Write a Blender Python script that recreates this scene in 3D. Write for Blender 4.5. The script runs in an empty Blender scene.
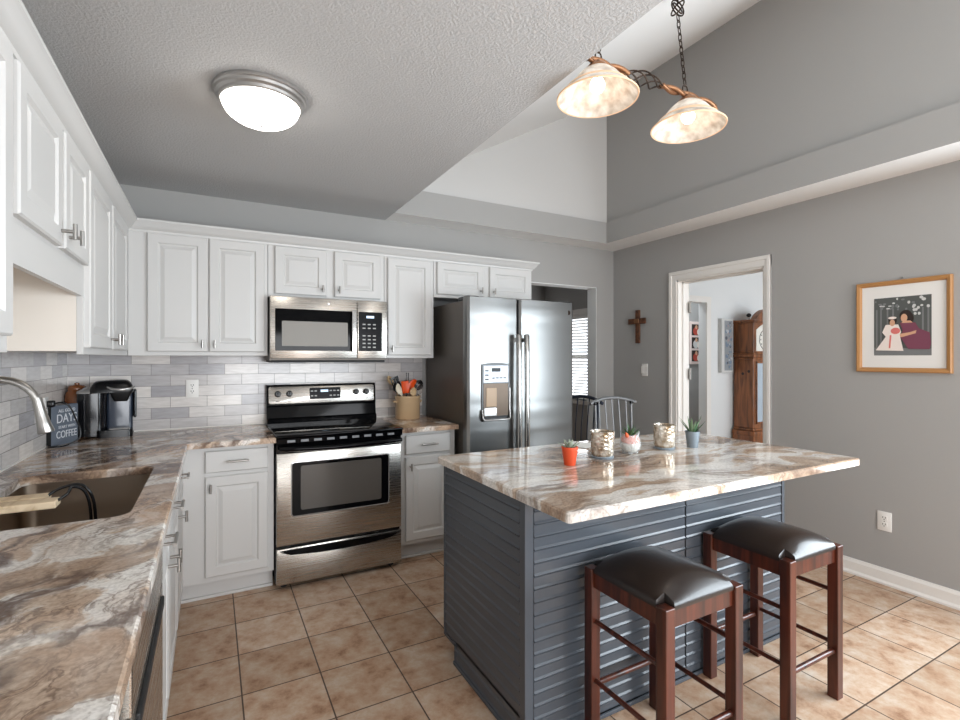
import bpy, bmesh, math, random
from mathutils import Vector, Matrix
from mathutils.geometry import tessellate_polygon
random.seed(7)
SC = bpy.context.scene
COL = SC.collection
PI = math.pi
R = math.radians

# ------------------------------------------------------------------ camera, world, lights, exposure
cam_d = bpy.data.cameras.new('camera')
cam = bpy.data.objects.new('camera', cam_d); COL.objects.link(cam)
cam.location = (-0.108, -2.819, 1.360)
cam.rotation_euler = (R(90), 0, -0.49734)
cam_d.sensor_width = 36.0
cam_d.lens = 494.7 / 960 * 36
cam_d.shift_y = (357.6 - 360) / 960
cam_d.clip_start = 0.02
SC.camera = cam

world = bpy.data.worlds.new('world'); SC.world = world
world.use_nodes = True
wb = world.node_tree.nodes['Background']
wb.inputs[0].default_value = (0.86, 0.93, 1.0, 1)
wb.inputs[1].default_value = 2.2

def area(name, loc, rot, sx, sy, power, col=(1, 1, 1), spread=180):
    l = bpy.data.lights.new(name, 'AREA'); l.shape = 'RECTANGLE'; l.size = sx; l.size_y = sy
    l.energy = power; l.color = col; l.spread = R(spread)
    o = bpy.data.objects.new(name, l); COL.objects.link(o); o.location = loc; o.rotation_euler = rot
    return o
# daylight through the windows, plus two added fill lights at the rear wall
area('daylight_side_window', (3.40, -3.3, 1.28), (0, R(90), 0), 1.3, 2.45, 100, (0.81, 0.92, 1.0))
area('fill_rear', (1.3, -5.93, 1.05), (R(90), 0, 0), 2.6, 1.5, 90, (0.95, 0.97, 1.0))  # general fill, added together with an unseen rear window
area('fill_high', (2.3, -5.93, 3.05), (R(90), 0, 0), 1.0, 0.6, 14, (0.93, 0.96, 1.0))  # added to brighten vault and gable; the wall has no window here
area('daylight_hall', (6.3, -2.9, 1.5), (R(90), 0, 0), 3.0, 2.2, 34, (0.88, 0.95, 1.0))
area('daylight_next_room', (4.25, 2.6, 1.4), (0, R(90), 0), 0.5, 0.9, 8, (0.95, 0.97, 1.0))

SC.view_settings.view_transform = 'Standard'
SC.view_settings.look = 'None'
SC.view_settings.gamma = 1
SC.view_settings.use_curve_mapping = False
SC.view_settings.exposure = 0.52
try:
    SC.cycles.use_denoising = True
    SC.cycles.max_bounces = 10
    SC.cycles.diffuse_bounces = 6
    SC.cycles.glossy_bounces = 5
    SC.cycles.transmission_bounces = 8
    SC.cycles.sample_clamp_indirect = 6
    SC.cycles.caustics_reflective = False
    SC.cycles.caustics_refractive = False
except Exception:
    pass

# ------------------------------------------------------------------ materials
def lin(c):
    return tuple(((v / 255) / 12.92 if v / 255 <= 0.04045 else ((v / 255 + 0.055) / 1.055) ** 2.4) for v in c) + (1,)
MATS = {}
def mat(name, col, rough=0.5, metal=0.0, coat=0.0, bump=None, emit=None, trans=0.0, ior=1.45, spec=0.5, alpha=1.0, aniso=0.0):
    m = bpy.data.materials.new(name); m.use_nodes = True
    b = m.node_tree.nodes['Principled BSDF']
    b.inputs['Base Color'].default_value = lin(col)
    b.inputs['Roughness'].default_value = rough
    b.inputs['Metallic'].default_value = metal
    b.inputs['Coat Weight'].default_value = coat
    b.inputs['Coat Roughness'].default_value = 0.05
    b.inputs['Transmission Weight'].default_value = trans
    b.inputs['IOR'].default_value = ior
    b.inputs['Specular IOR Level'].default_value = spec
    b.inputs['Alpha'].default_value = alpha
    b.inputs['Anisotropic'].default_value = aniso
    if emit:
        b.inputs['Emission Color'].default_value = lin(emit[0]); b.inputs['Emission Strength'].default_value = emit[1]
    if bump:
        nt = m.node_tree
        tc = nt.nodes.new('ShaderNodeTexCoord')
        n = nt.nodes.new('ShaderNodeTexNoise'); n.inputs['Scale'].default_value = bump[0]; n.inputs['Detail'].default_value = 3
        bp = nt.nodes.new('ShaderNodeBump'); bp.inputs['Strength'].default_value = bump[1]; bp.inputs['Distance'].default_value = bump[2]
        nt.links.new(tc.outputs['Object'], n.inputs['Vector'])
        nt.links.new(n.outputs['Fac'], bp.inputs['Height']); nt.links.new(bp.outputs['Normal'], b.inputs['Normal'])
    MATS[name] = m
    return m
def N(m, t, **kw):
    n = m.node_tree.nodes.new(t)
    for k, v in kw.items():
        setattr(n, k, v)
    return n
def L(m, a, b): m.node_tree.links.new(a, b)
def P(m): return m.node_tree.nodes['Principled BSDF']
def ramp(m, stops, interp='LINEAR'):
    r = N(m, 'ShaderNodeValToRGB'); cr = r.color_ramp; cr.interpolation = interp
    while len(cr.elements) < len(stops): cr.elements.new(0.5)
    for e, (p, c) in zip(cr.elements, stops): e.position = p; e.color = lin(c)
    return r

WALL = mat('wall_grey_paint', (164, 163, 161), 0.7, bump=(180, 0.06, 0.002))
WALLW = mat('wall_white_paint', (226, 228, 228), 0.7)
GABLE = mat('white_paint_dimmed', (202, 201, 199), 0.7, bump=(120, 0.12, 0.003))  # same white as the slope, darkened to put shade into the colour
TRIM = mat('trim_white', (232, 229, 224), 0.4)
WHITE = mat('cabinet_white', (204, 203, 201), 0.38)
CREAM = mat('cabinet_inside_cream', (226, 218, 208), 0.5)
NICKEL = mat('brushed_nickel', (165, 162, 158), 0.3, 1.0)
CHROME = mat('polished_chrome', (215, 215, 215), 0.08, 1.0)
BLACK = mat('black_plastic', (16, 16, 18), 0.25)
BLACKM = mat('black_matte', (20, 20, 21), 0.6)
BLKGLASS = mat('black_glass', (9, 9, 11), 0.06, spec=0.14)
INNERGLASS = mat('oven_inner_window', (84, 80, 76), 0.12, spec=0.4)
MESHGLASS = mat('microwave_screen', (140, 136, 130), 0.35, spec=0.3)
LEATHER = mat('dark_brown_leather', (38, 30, 27), 0.3, coat=0.15, bump=(90, 0.08, 0.003))
CHARCOAL = mat('island_charcoal_paint', (72, 77, 84), 0.27, spec=0.6)
CHARDARK = mat('island_gap_shadow_black', (20, 21, 23), 0.7)
BRONZE = mat('dark_bronze', (62, 50, 42), 0.4, 0.8)
RUSTGOLD = mat('antique_gold_bronze', (150, 108, 78), 0.4, 0.7)
PLATE = mat('outlet_white', (236, 234, 230), 0.35)
SLOT = mat('outlet_slot_dark', (45, 43, 42), 0.6)
GOLD = mat('oak_frame', (176, 128, 78), 0.4, bump=(60, 0.1, 0.002))
MAT_ = mat('picture_mat', (228, 226, 222), 0.8)
TERRA = mat('orange_pot', (214, 78, 40), 0.45)
GALV = mat('galvanised_grey', (128, 138, 146), 0.45, 0.3)
SUCC = mat('succulent_grey_green', (150, 160, 142), 0.55)
ALOE = mat('aloe_green', (66, 98, 66), 0.45)
ALOED = mat('aloe_pale_green', (120, 142, 110), 0.5)
SOIL = mat('soil', (62, 46, 36), 0.9)
ORSAND = mat('orange_sand', (222, 104, 66), 0.8)
GLASS = mat('clear_glass', (240, 246, 246), 0.04, alpha=0.22, spec=0.8)
WAX = mat('cream_wax', (226, 196, 160), 0.5)
PAPER = mat('white_paper', (238, 238, 236), 0.8)
CROCK = mat('stoneware_tan', (208, 178, 140), 0.3, coat=0.3)
UWOOD = mat('spoon_wood', (206, 176, 134), 0.55)
ORANGE = mat('orange_plastic', (238, 84, 20), 0.35)
IVORY = mat('ivory_plastic', (226, 214, 192), 0.4)
SLATE = mat('sign_slate', (104, 112, 124), 0.6)
SIGNW = mat('sign_white_lettering', (226, 228, 232), 0.6)
AMBER = mat('amber_brown_glaze', (128, 74, 36), 0.25, coat=0.4)
GREYMETAL = mat('chair_grey_metal', (138, 140, 142), 0.4, 0.4)
NAVY = mat('chair_dark_navy_metal', (52, 58, 72), 0.45, 0.2)
SEATFAB = mat('chair_seat_fabric', (120, 112, 104), 0.9)
BLIND = mat('white_blind', (240, 240, 238), 0.6)
BEDGE = mat('handle_bar_wood', (214, 190, 156), 0.55)
DISPLAY = mat('appliance_display', (17, 18, 21), 0.2, spec=0.15)
LED = mat('display_led', (200, 220, 240), 0.3, emit=((190, 215, 240), 0.6))
KEYS = mat('button_print_grey', (176, 176, 174), 0.5)
STEELDK = mat('fridge_side_grey', (98, 92, 86), 0.38, 0.35)
SMOKE = mat('smoked_reservoir', (22, 22, 25), 0.12, spec=0.4)
SILVER = mat('silver_plastic', (186, 184, 182), 0.25, 0.7)
DIAL = mat('clock_dial', (232, 230, 222), 0.4)
PHOTO_D = mat('photo_dark_green', (86, 89, 87), 0.5)
PHOTO_G = mat('photo_grey', (120, 122, 122), 0.5)
PHOTO_L = mat('photo_light', (206, 206, 204), 0.5)
SKIN = mat('photo_skin', (206, 160, 130), 0.5)
PLUM = mat('photo_plum', (120, 66, 84), 0.5)
DRESS = mat('photo_white_dress', (234, 222, 214), 0.5)
HAIR = mat('photo_hair', (46, 34, 30), 0.5)
PINK = mat('photo_pink', (214, 116, 110), 0.5)
RED = mat('photo_red', (178, 70, 54), 0.5)
PBLUE = mat('photo_blue', (92, 118, 160), 0.5)
WASHI = mat('photo_strip_white_pink', (232, 214, 208), 0.6)

def steel(name, col, rough=0.24, axis=2, sc=(2, 2, 260), bs=0.05):
    m = mat(name, col, rough, 1.0)
    tc = N(m, 'ShaderNodeTexCoord'); mp = N(m, 'ShaderNodeMapping'); mp.inputs['Scale'].default_value = sc
    n = N(m, 'ShaderNodeTexNoise'); n.inputs['Scale'].default_value = 1.5; n.inputs['Detail'].default_value = 2
    L(m, tc.outputs['Object'], mp.inputs[0]); L(m, mp.outputs[0], n.inputs['Vector'])
    mr = N(m, 'ShaderNodeMapRange'); mr.inputs[3].default_value = rough - 0.05; mr.inputs[4].default_value = rough + 0.08
    L(m, n.outputs['Fac'], mr.inputs[0]); L(m, mr.outputs[0], P(m).inputs['Roughness'])
    bp = N(m, 'ShaderNodeBump'); bp.inputs['Strength'].default_value = bs; bp.inputs['Distance'].default_value = 0.001
    L(m, n.outputs['Fac'], bp.inputs['Height']); L(m, bp.outputs[0], P(m).inputs['Normal'])
    return m
STEEL = steel('stainless_steel', (190, 185, 178), 0.25)
STEELF = steel('fridge_stainless', (132, 132, 131), 0.30, sc=(300, 300, 1.0), bs=0.008)
def waves(m):
    b_ = [n for n in m.node_tree.nodes if n.type == 'BUMP'][0]
    tc = N(m, 'ShaderNodeTexCoord'); mp = N(m, 'ShaderNodeMapping'); mp.inputs['Scale'].default_value = (0.5, 0.5, 5.0)
    n = N(m, 'ShaderNodeTexNoise'); n.inputs['Scale'].default_value = 1.0; n.inputs['Detail'].default_value = 1.5
    L(m, tc.outputs['Object'], mp.inputs[0]); L(m, mp.outputs[0], n.inputs['Vector'])
    b2 = N(m, 'ShaderNodeBump'); b2.inputs['Strength'].default_value = 0.6; b2.inputs['Distance'].default_value = 0.02
    L(m, n.outputs['Fac'], b2.inputs['Height']); L(m, b2.outputs[0], b_.inputs['Normal'])
waves(STEELF)
STEELH = steel('fridge_handle_steel', (196, 196, 194), 0.22, sc=(300, 300, 1.0), bs=0.01)
SINKST = steel('sink_stainless', (150, 134, 118), 0.32, sc=(2, 200, 2))

def ceiling_mat():
    m = mat('ceiling_knockdown_white', (196, 196, 196), 0.8)
    tc = N(m, 'ShaderNodeTexCoord')
    n = N(m, 'ShaderNodeTexNoise'); n.inputs['Scale'].default_value = 105; n.inputs['Detail'].default_value = 4; n.inputs['Roughness'].default_value = 0.6
    r = ramp(m, [(0.40, (0, 0, 0)), (0.62, (255, 255, 255))])
    bp = N(m, 'ShaderNodeBump'); bp.inputs['Strength'].default_value = 0.42; bp.inputs['Distance'].default_value = 0.004
    L(m, tc.outputs['Object'], n.inputs['Vector']); L(m, n.outputs['Fac'], r.inputs[0]); L(m, r.outputs[0], bp.inputs['Height']); L(m, bp.outputs[0], P(m).inputs['Normal'])
    return m
CEIL = ceiling_mat()
SLOPE = mat('white_paint_bounce_lit', (238, 237, 235), 0.8, bump=(120, 0.12, 0.003))  # same white as the gable, lightened in place of bounce light

def granite(name, rot, stretch=2.4, size=1.0, peach=0.6, va=1.0):
    m = mat(name, (190, 170, 150), 0.09, spec=0.6)
    tc = N(m, 'ShaderNodeTexCoord')
    mp = N(m, 'ShaderNodeMapping'); mp.inputs['Rotation'].default_value = (0, 0, rot); mp.inputs['Scale'].default_value = (size, size, size)
    L(m, tc.outputs['Object'], mp.inputs[0])
    def warp(src, scale, amt, detail=3):
        n1 = N(m, 'ShaderNodeTexNoise'); n1.inputs['Scale'].default_value = scale; n1.inputs['Detail'].default_value = detail
        L(m, src, n1.inputs['Vector'])
        sub = N(m, 'ShaderNodeVectorMath', operation='SUBTRACT'); sub.inputs[1].default_value = (0.5, 0.5, 0.5); L(m, n1.outputs['Color'], sub.inputs[0])
        scl = N(m, 'ShaderNodeVectorMath', operation='SCALE'); scl.inputs['Scale'].default_value = amt; L(m, sub.outputs[0], scl.inputs[0])
        add = N(m, 'ShaderNodeVectorMath', operation='ADD'); L(m, src, add.inputs[0]); L(m, scl.outputs[0], add.inputs[1])
        return add.outputs[0]
    w1 = warp(mp.outputs[0], 1.6, 0.55); w2 = warp(w1, 7.0, 0.10, 5)
    def noise(src, sx, sy, scale, detail, rough=0.55):
        st = N(m, 'ShaderNodeMapping'); st.inputs['Scale'].default_value = (sx, sy, 1.0); L(m, src, st.inputs[0])
        n = N(m, 'ShaderNodeTexNoise'); n.inputs['Scale'].default_value = scale; n.inputs['Detail'].default_value = detail; n.inputs['Roughness'].default_value = rough
        L(m, st.outputs[0], n.inputs['Vector']); return n.outputs['Fac']
    f1 = noise(w2, stretch, 0.8, 1.5, 6)
    rp = ramp(m, [(0.30, (160, 132, 112)), (0.38, (200, 178, 158)), (0.44, (176, 150, 128)), (0.485, (206, 188, 170)), (0.50, (232, 226, 218)), (0.57, (240, 236, 231)), (0.60, (206, 186, 166)), (0.67, (188, 160, 136)), (0.76, (214, 200, 186))])
    L(m, f1, rp.inputs[0])
    # peach clouds
    f3 = noise(w1, 1, 1, 1.5, 2); r3 = ramp(m, [(0.47, (0, 0, 0)), (0.66, (int(255 * peach),) * 3)]); L(m, f3, r3.inputs[0])
    mx = N(m, 'ShaderNodeMix', data_type='RGBA'); mx.inputs[7].default_value = lin((208, 168, 136)); L(m, r3.outputs[0], mx.inputs[0]); L(m, rp.outputs[0], mx.inputs[6])
    cur = mx.outputs[2]
    # brown ridged veins, broad and fine
    for (sx, sy, sc_, wd, col, am) in ((stretch, 0.7, 1.15, 0.050, (98, 76, 64), 0.95), (stretch * 1.3, 0.9, 2.6, 0.030, (112, 90, 76), 0.75), (stretch, 0.8, 4.6, 0.035, (128, 106, 92), 0.55)):
        f = noise(w2, sx, sy, sc_, 5, 0.6)
        sb = N(m, 'ShaderNodeMath', operation='SUBTRACT'); sb.inputs[1].default_value = 0.5; L(m, f, sb.inputs[0])
        ab = N(m, 'ShaderNodeMath', operation='ABSOLUTE'); L(m, sb.outputs[0], ab.inputs[0])
        mr = N(m, 'ShaderNodeMapRange', interpolation_type='SMOOTHSTEP'); mr.inputs[1].default_value = 0.0; mr.inputs[2].default_value = wd; mr.inputs[3].default_value = am * va; mr.inputs[4].default_value = 0.0
        L(m, ab.outputs[0], mr.inputs[0])
        # veins fade in and out
        fm = noise(w1, 1, 1, 2.2, 2); rm = ramp(m, [(0.36, (40, 40, 40)), (0.54, (255, 255, 255))]); L(m, fm, rm.inputs[0])
        mu_ = N(m, 'ShaderNodeMath', operation='MULTIPLY'); L(m, mr.outputs[0], mu_.inputs[0]); L(m, rm.outputs[0], mu_.inputs[1])
        mv = N(m, 'ShaderNodeMix', data_type='RGBA'); mv.inputs[7].default_value = lin(col); L(m, mu_.outputs[0], mv.inputs[0]); L(m, cur, mv.inputs[6]); cur = mv.outputs[2]
    n4 = N(m, 'ShaderNodeTexNoise'); n4.inputs['Scale'].default_value = 110; n4.inputs['Detail'].default_value = 4
    L(m, tc.outputs['Object'], n4.inputs['Vector'])
    r4 = ramp(m, [(0.3, (206, 203, 200)), (0.6, (255, 255, 255))]); L(m, n4.outputs['Fac'], r4.inputs[0])
    m2 = N(m, 'ShaderNodeMix', data_type='RGBA', blend_type='MULTIPLY'); m2.inputs[0].default_value = 0.8
    L(m, cur, m2.inputs[6]); L(m, r4.outputs[0], m2.inputs[7]); L(m, m2.outputs[2], P(m).inputs['Base Color'])
    return m
GRAN = granite('fantasy_brown_marble_counter', R(34), 1.5, 1.6, 0.8, 0.95)
GRANI = granite('fantasy_brown_marble_island', R(97), 3.0, 0.9, 0.5, 0.72)

def tile_floor():
    m = mat('tan_floor_tile', (200, 160, 120), 0.42, spec=0.35)
    tc = N(m, 'ShaderNodeTexCoord')
    br = N(m, 'ShaderNodeTexBrick', offset=0.0, squash=1.0)
    br.inputs['Scale'].default_value = 1.0; br.inputs['Brick Width'].default_value = 0.306; br.inputs['Row Height'].default_value = 0.306
    br.inputs['Mortar Size'].default_value = 0.0032; br.inputs['Mortar Smooth'].default_value = 0.1; br.inputs['Bias'].default_value = 0
    br.inputs['Color1'].default_value = lin((255, 255, 255)); br.inputs['Color2'].default_value = lin((222, 216, 210)); br.inputs['Mortar'].default_value = lin((255, 255, 255))
    L(m, tc.outputs['Object'], br.inputs['Vector'])
    n = N(m, 'ShaderNodeTexNoise'); n.inputs['Scale'].default_value = 9; n.inputs['Detail'].default_value = 8; n.inputs['Roughness'].default_value = 0.68
    L(m, tc.outputs['Object'], n.inputs['Vector'])
    rp = ramp(m, [(0.32, (156, 118, 92)), (0.44, (196, 162, 135)), (0.55, (208, 183, 160)), (0.70, (222, 208, 194))])
    L(m, n.outputs['Fac'], rp.inputs[0])
    mu = N(m, 'ShaderNodeMix', data_type='RGBA', blend_type='MULTIPLY'); mu.inputs[0].default_value = 1
    L(m, rp.outputs[0], mu.inputs[6]); L(m, br.outputs['Color'], mu.inputs[7])
    mx = N(m, 'ShaderNodeMix', data_type='RGBA'); mx.inputs[7].default_value = lin((84, 66, 54))
    L(m, br.outputs['Fac'], mx.inputs[0]); L(m, mu.outputs[2], mx.inputs[6])
    L(m, mx.outputs[2], P(m).inputs['Base Color'])
    inv = N(m, 'ShaderNodeMath', operation='SUBTRACT'); inv.inputs[0].default_value = 1.0
    L(m, br.outputs['Fac'], inv.inputs[1])
    ad = N(m, 'ShaderNodeMath', operation='MULTIPLY_ADD'); ad.inputs[1].default_value = 0.12
    L(m, n.outputs['Fac'], ad.inputs[0]); L(m, inv.outputs[0], ad.inputs[2])
    bp = N(m, 'ShaderNodeBump'); bp.inputs['Strength'].default_value = 0.4; bp.inputs['Distance'].default_value = 0.003
    L(m, ad.outputs[0], bp.inputs['Height']); L(m, bp.outputs[0], P(m).inputs['Normal'])
    return m
FLOOR = tile_floor()

def subway(name, axis):
    m = mat(name, (190, 188, 186), 0.16, spec=0.5)
    tc = N(m, 'ShaderNodeTexCoord'); sp = N(m, 'ShaderNodeSeparateXYZ'); L(m, tc.outputs['Object'], sp.inputs[0])
    cb = N(m, 'ShaderNodeCombineXYZ')
    ad = N(m, 'ShaderNodeMath', operation='ADD'); ad.inputs[1].default_value = 0.236 + 0.206 * 20
    L(m, sp.outputs[axis], ad.inputs[0]); L(m, ad.outputs[0], cb.inputs[0])
    az = N(m, 'ShaderNodeMath', operation='ADD'); az.inputs[1].default_value = -0.901 + 0.0695 * 20
    L(m, sp.outputs[2], az.inputs[0]); L(m, az.outputs[0], cb.inputs[1])
    br = N(m, 'ShaderNodeTexBrick', offset=0.5, squash=1.0)
    br.inputs['Scale'].default_value = 1.0; br.inputs['Brick Width'].default_value = 0.206; br.inputs['Row Height'].default_value = 0.0695
    br.inputs['Mortar Size'].default_value = 0.0016; br.inputs['Mortar Smooth'].default_value = 0.2; br.inputs['Bias'].default_value = -0.05
    br.inputs['Color1'].default_value = lin((238, 232, 226)); br.inputs['Color2'].default_value = lin((170, 168, 172)); br.inputs['Mortar'].default_value = lin((150, 146, 143))
    L(m, cb.outputs[0], br.inputs['Vector'])
    n = N(m, 'ShaderNodeTexNoise'); n.inputs['Scale'].default_value = 14; n.inputs['Detail'].default_value = 4
    mpn = N(m, 'ShaderNodeMapping'); mpn.inputs['Scale'].default_value = (1, 1, 6)
    L(m, tc.outputs['Object'], mpn.inputs[0]); L(m, mpn.outputs[0], n.inputs['Vector'])
    r = ramp(m, [(0.3, (238, 237, 236)), (0.65, (255, 255, 255))]); L(m, n.outputs['Fac'], r.inputs[0])
    mu = N(m, 'ShaderNodeMix', data_type='RGBA', blend_type='MULTIPLY'); mu.inputs[0].default_value = 1
    L(m, br.outputs['Color'], mu.inputs[6]); L(m, r.outputs[0], mu.inputs[7]); L(m, mu.outputs[2], P(m).inputs['Base Color'])
    bp = N(m, 'ShaderNodeBump', invert=True); bp.inputs['Strength'].default_value = 0.5; bp.inputs['Distance'].default_value = 0.002
    L(m, br.outputs['Fac'], bp.inputs['Height']); L(m, bp.outputs[0], P(m).inputs['Normal'])
    return m
SUBX = subway('subway_tile_back', 0); SUBY = subway('subway_tile_left', 1)

def wood(name, c1, c2, rough=0.35, sc=(30, 30, 2), coat=0.2):
    m = mat(name, c1, rough, coat=coat)
    tc = N(m, 'ShaderNodeTexCoord'); mp = N(m, 'ShaderNodeMapping'); mp.inputs['Scale'].default_value = sc
    n = N(m, 'ShaderNodeTexNoise'); n.inputs['Scale'].default_value = 1.0; n.inputs['Detail'].default_value = 6; n.inputs['Distortion'].default_value = 0.6
    L(m, tc.outputs['Object'], mp.inputs[0]); L(m, mp.outputs[0], n.inputs['Vector'])
    r = ramp(m, [(0.32, c2), (0.62, c1)]); L(m, n.outputs['Fac'], r.inputs[0]); L(m, r.outputs[0], P(m).inputs['Base Color'])
    return m
CHERRY = wood('stool_cherry_wood', (88, 42, 28), (44, 20, 15), 0.3)
CLOCKW = wood('clock_oak', (150, 92, 52), (86, 50, 28), 0.4, (26, 26, 3))
CROSSW = wood('cross_rustic_wood', (108, 68, 44), (52, 34, 24), 0.6, (30, 30, 20), 0)
BARW = wood('light_handle_wood', (222, 200, 168), (190, 162, 126), 0.5, (30, 4, 30), 0)

def shade_mat():
    m = bpy.data.materials.new('alabaster_glass'); m.use_nodes = True; nt = m.node_tree
    for n in list(nt.nodes): nt.nodes.remove(n)
    o = nt.nodes.new('ShaderNodeOutputMaterial')
    d = nt.nodes.new('ShaderNodeBsdfDiffuse'); t = nt.nodes.new('ShaderNodeBsdfTranslucent'); e = nt.nodes.new('ShaderNodeEmission')
    tc = nt.nodes.new('ShaderNodeTexCoord'); n = nt.nodes.new('ShaderNodeTexNoise'); n.inputs['Scale'].default_value = 22; n.inputs['Detail'].default_value = 5
    r = nt.nodes.new('ShaderNodeValToRGB'); r.color_ramp.elements[0].position = 0.32; r.color_ramp.elements[0].color = lin((190, 180, 168)); r.color_ramp.elements[1].position = 0.62; r.color_ramp.elements[1].color = lin((232, 228, 222))
    nt.links.new(tc.outputs['Object'], n.inputs['Vector']); nt.links.new(n.outputs['Fac'], r.inputs[0])
    for s in (d, t, e): nt.links.new(r.outputs[0], s.inputs['Color'])
    e.inputs['Strength'].default_value = 0.08
    mx = nt.nodes.new('ShaderNodeMixShader'); mx.inputs[0].default_value = 0.4
    nt.links.new(d.outputs[0], mx.inputs[1]); nt.links.new(t.outputs[0], mx.inputs[2])
    ad = nt.nodes.new('ShaderNodeAddShader'); nt.links.new(mx.outputs[0], ad.inputs[0]); nt.links.new(e.outputs[0], ad.inputs[1])
    nt.links.new(ad.outputs[0], o.inputs['Surface'])
    return m
SHADE = shade_mat()
SHADERIM = mat('shade_amber_band', (226, 190, 156), 0.5, emit=((240, 200, 160), 0.15))
BULB = mat('lamp_bulb', (255, 244, 228), 0.4, emit=((255, 240, 222), 3.0))
BOWL = mat('frosted_lamp_bowl', (255, 252, 246), 0.4, emit=((255, 249, 240), 7.0))
MERC = None
def mercury():
    m = mat('crackled_mercury_glass', (206, 190, 166), 0.12, 0.55)
    tc = N(m, 'ShaderNodeTexCoord'); v = N(m, 'ShaderNodeTexVoronoi'); v.inputs['Scale'].default_value = 70
    L(m, tc.outputs['Object'], v.inputs['Vector'])
    bp = N(m, 'ShaderNodeBump'); bp.inputs['Strength'].default_value = 0.9; bp.inputs['Distance'].default_value = 0.004
    L(m, v.outputs['Distance'], bp.inputs['Height']); L(m, bp.outputs[0], P(m).inputs['Normal'])
    n = N(m, 'ShaderNodeTexNoise'); n.inputs['Scale'].default_value = 30; L(m, tc.outputs['Object'], n.inputs['Vector'])
    r = ramp(m, [(0.35, (150, 126, 96)), (0.6, (232, 226, 214))]); L(m, n.outputs['Fac'], r.inputs[0]); L(m, r.outputs[0], P(m).inputs['Base Color'])
    return m
MERC = mercury()

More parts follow.
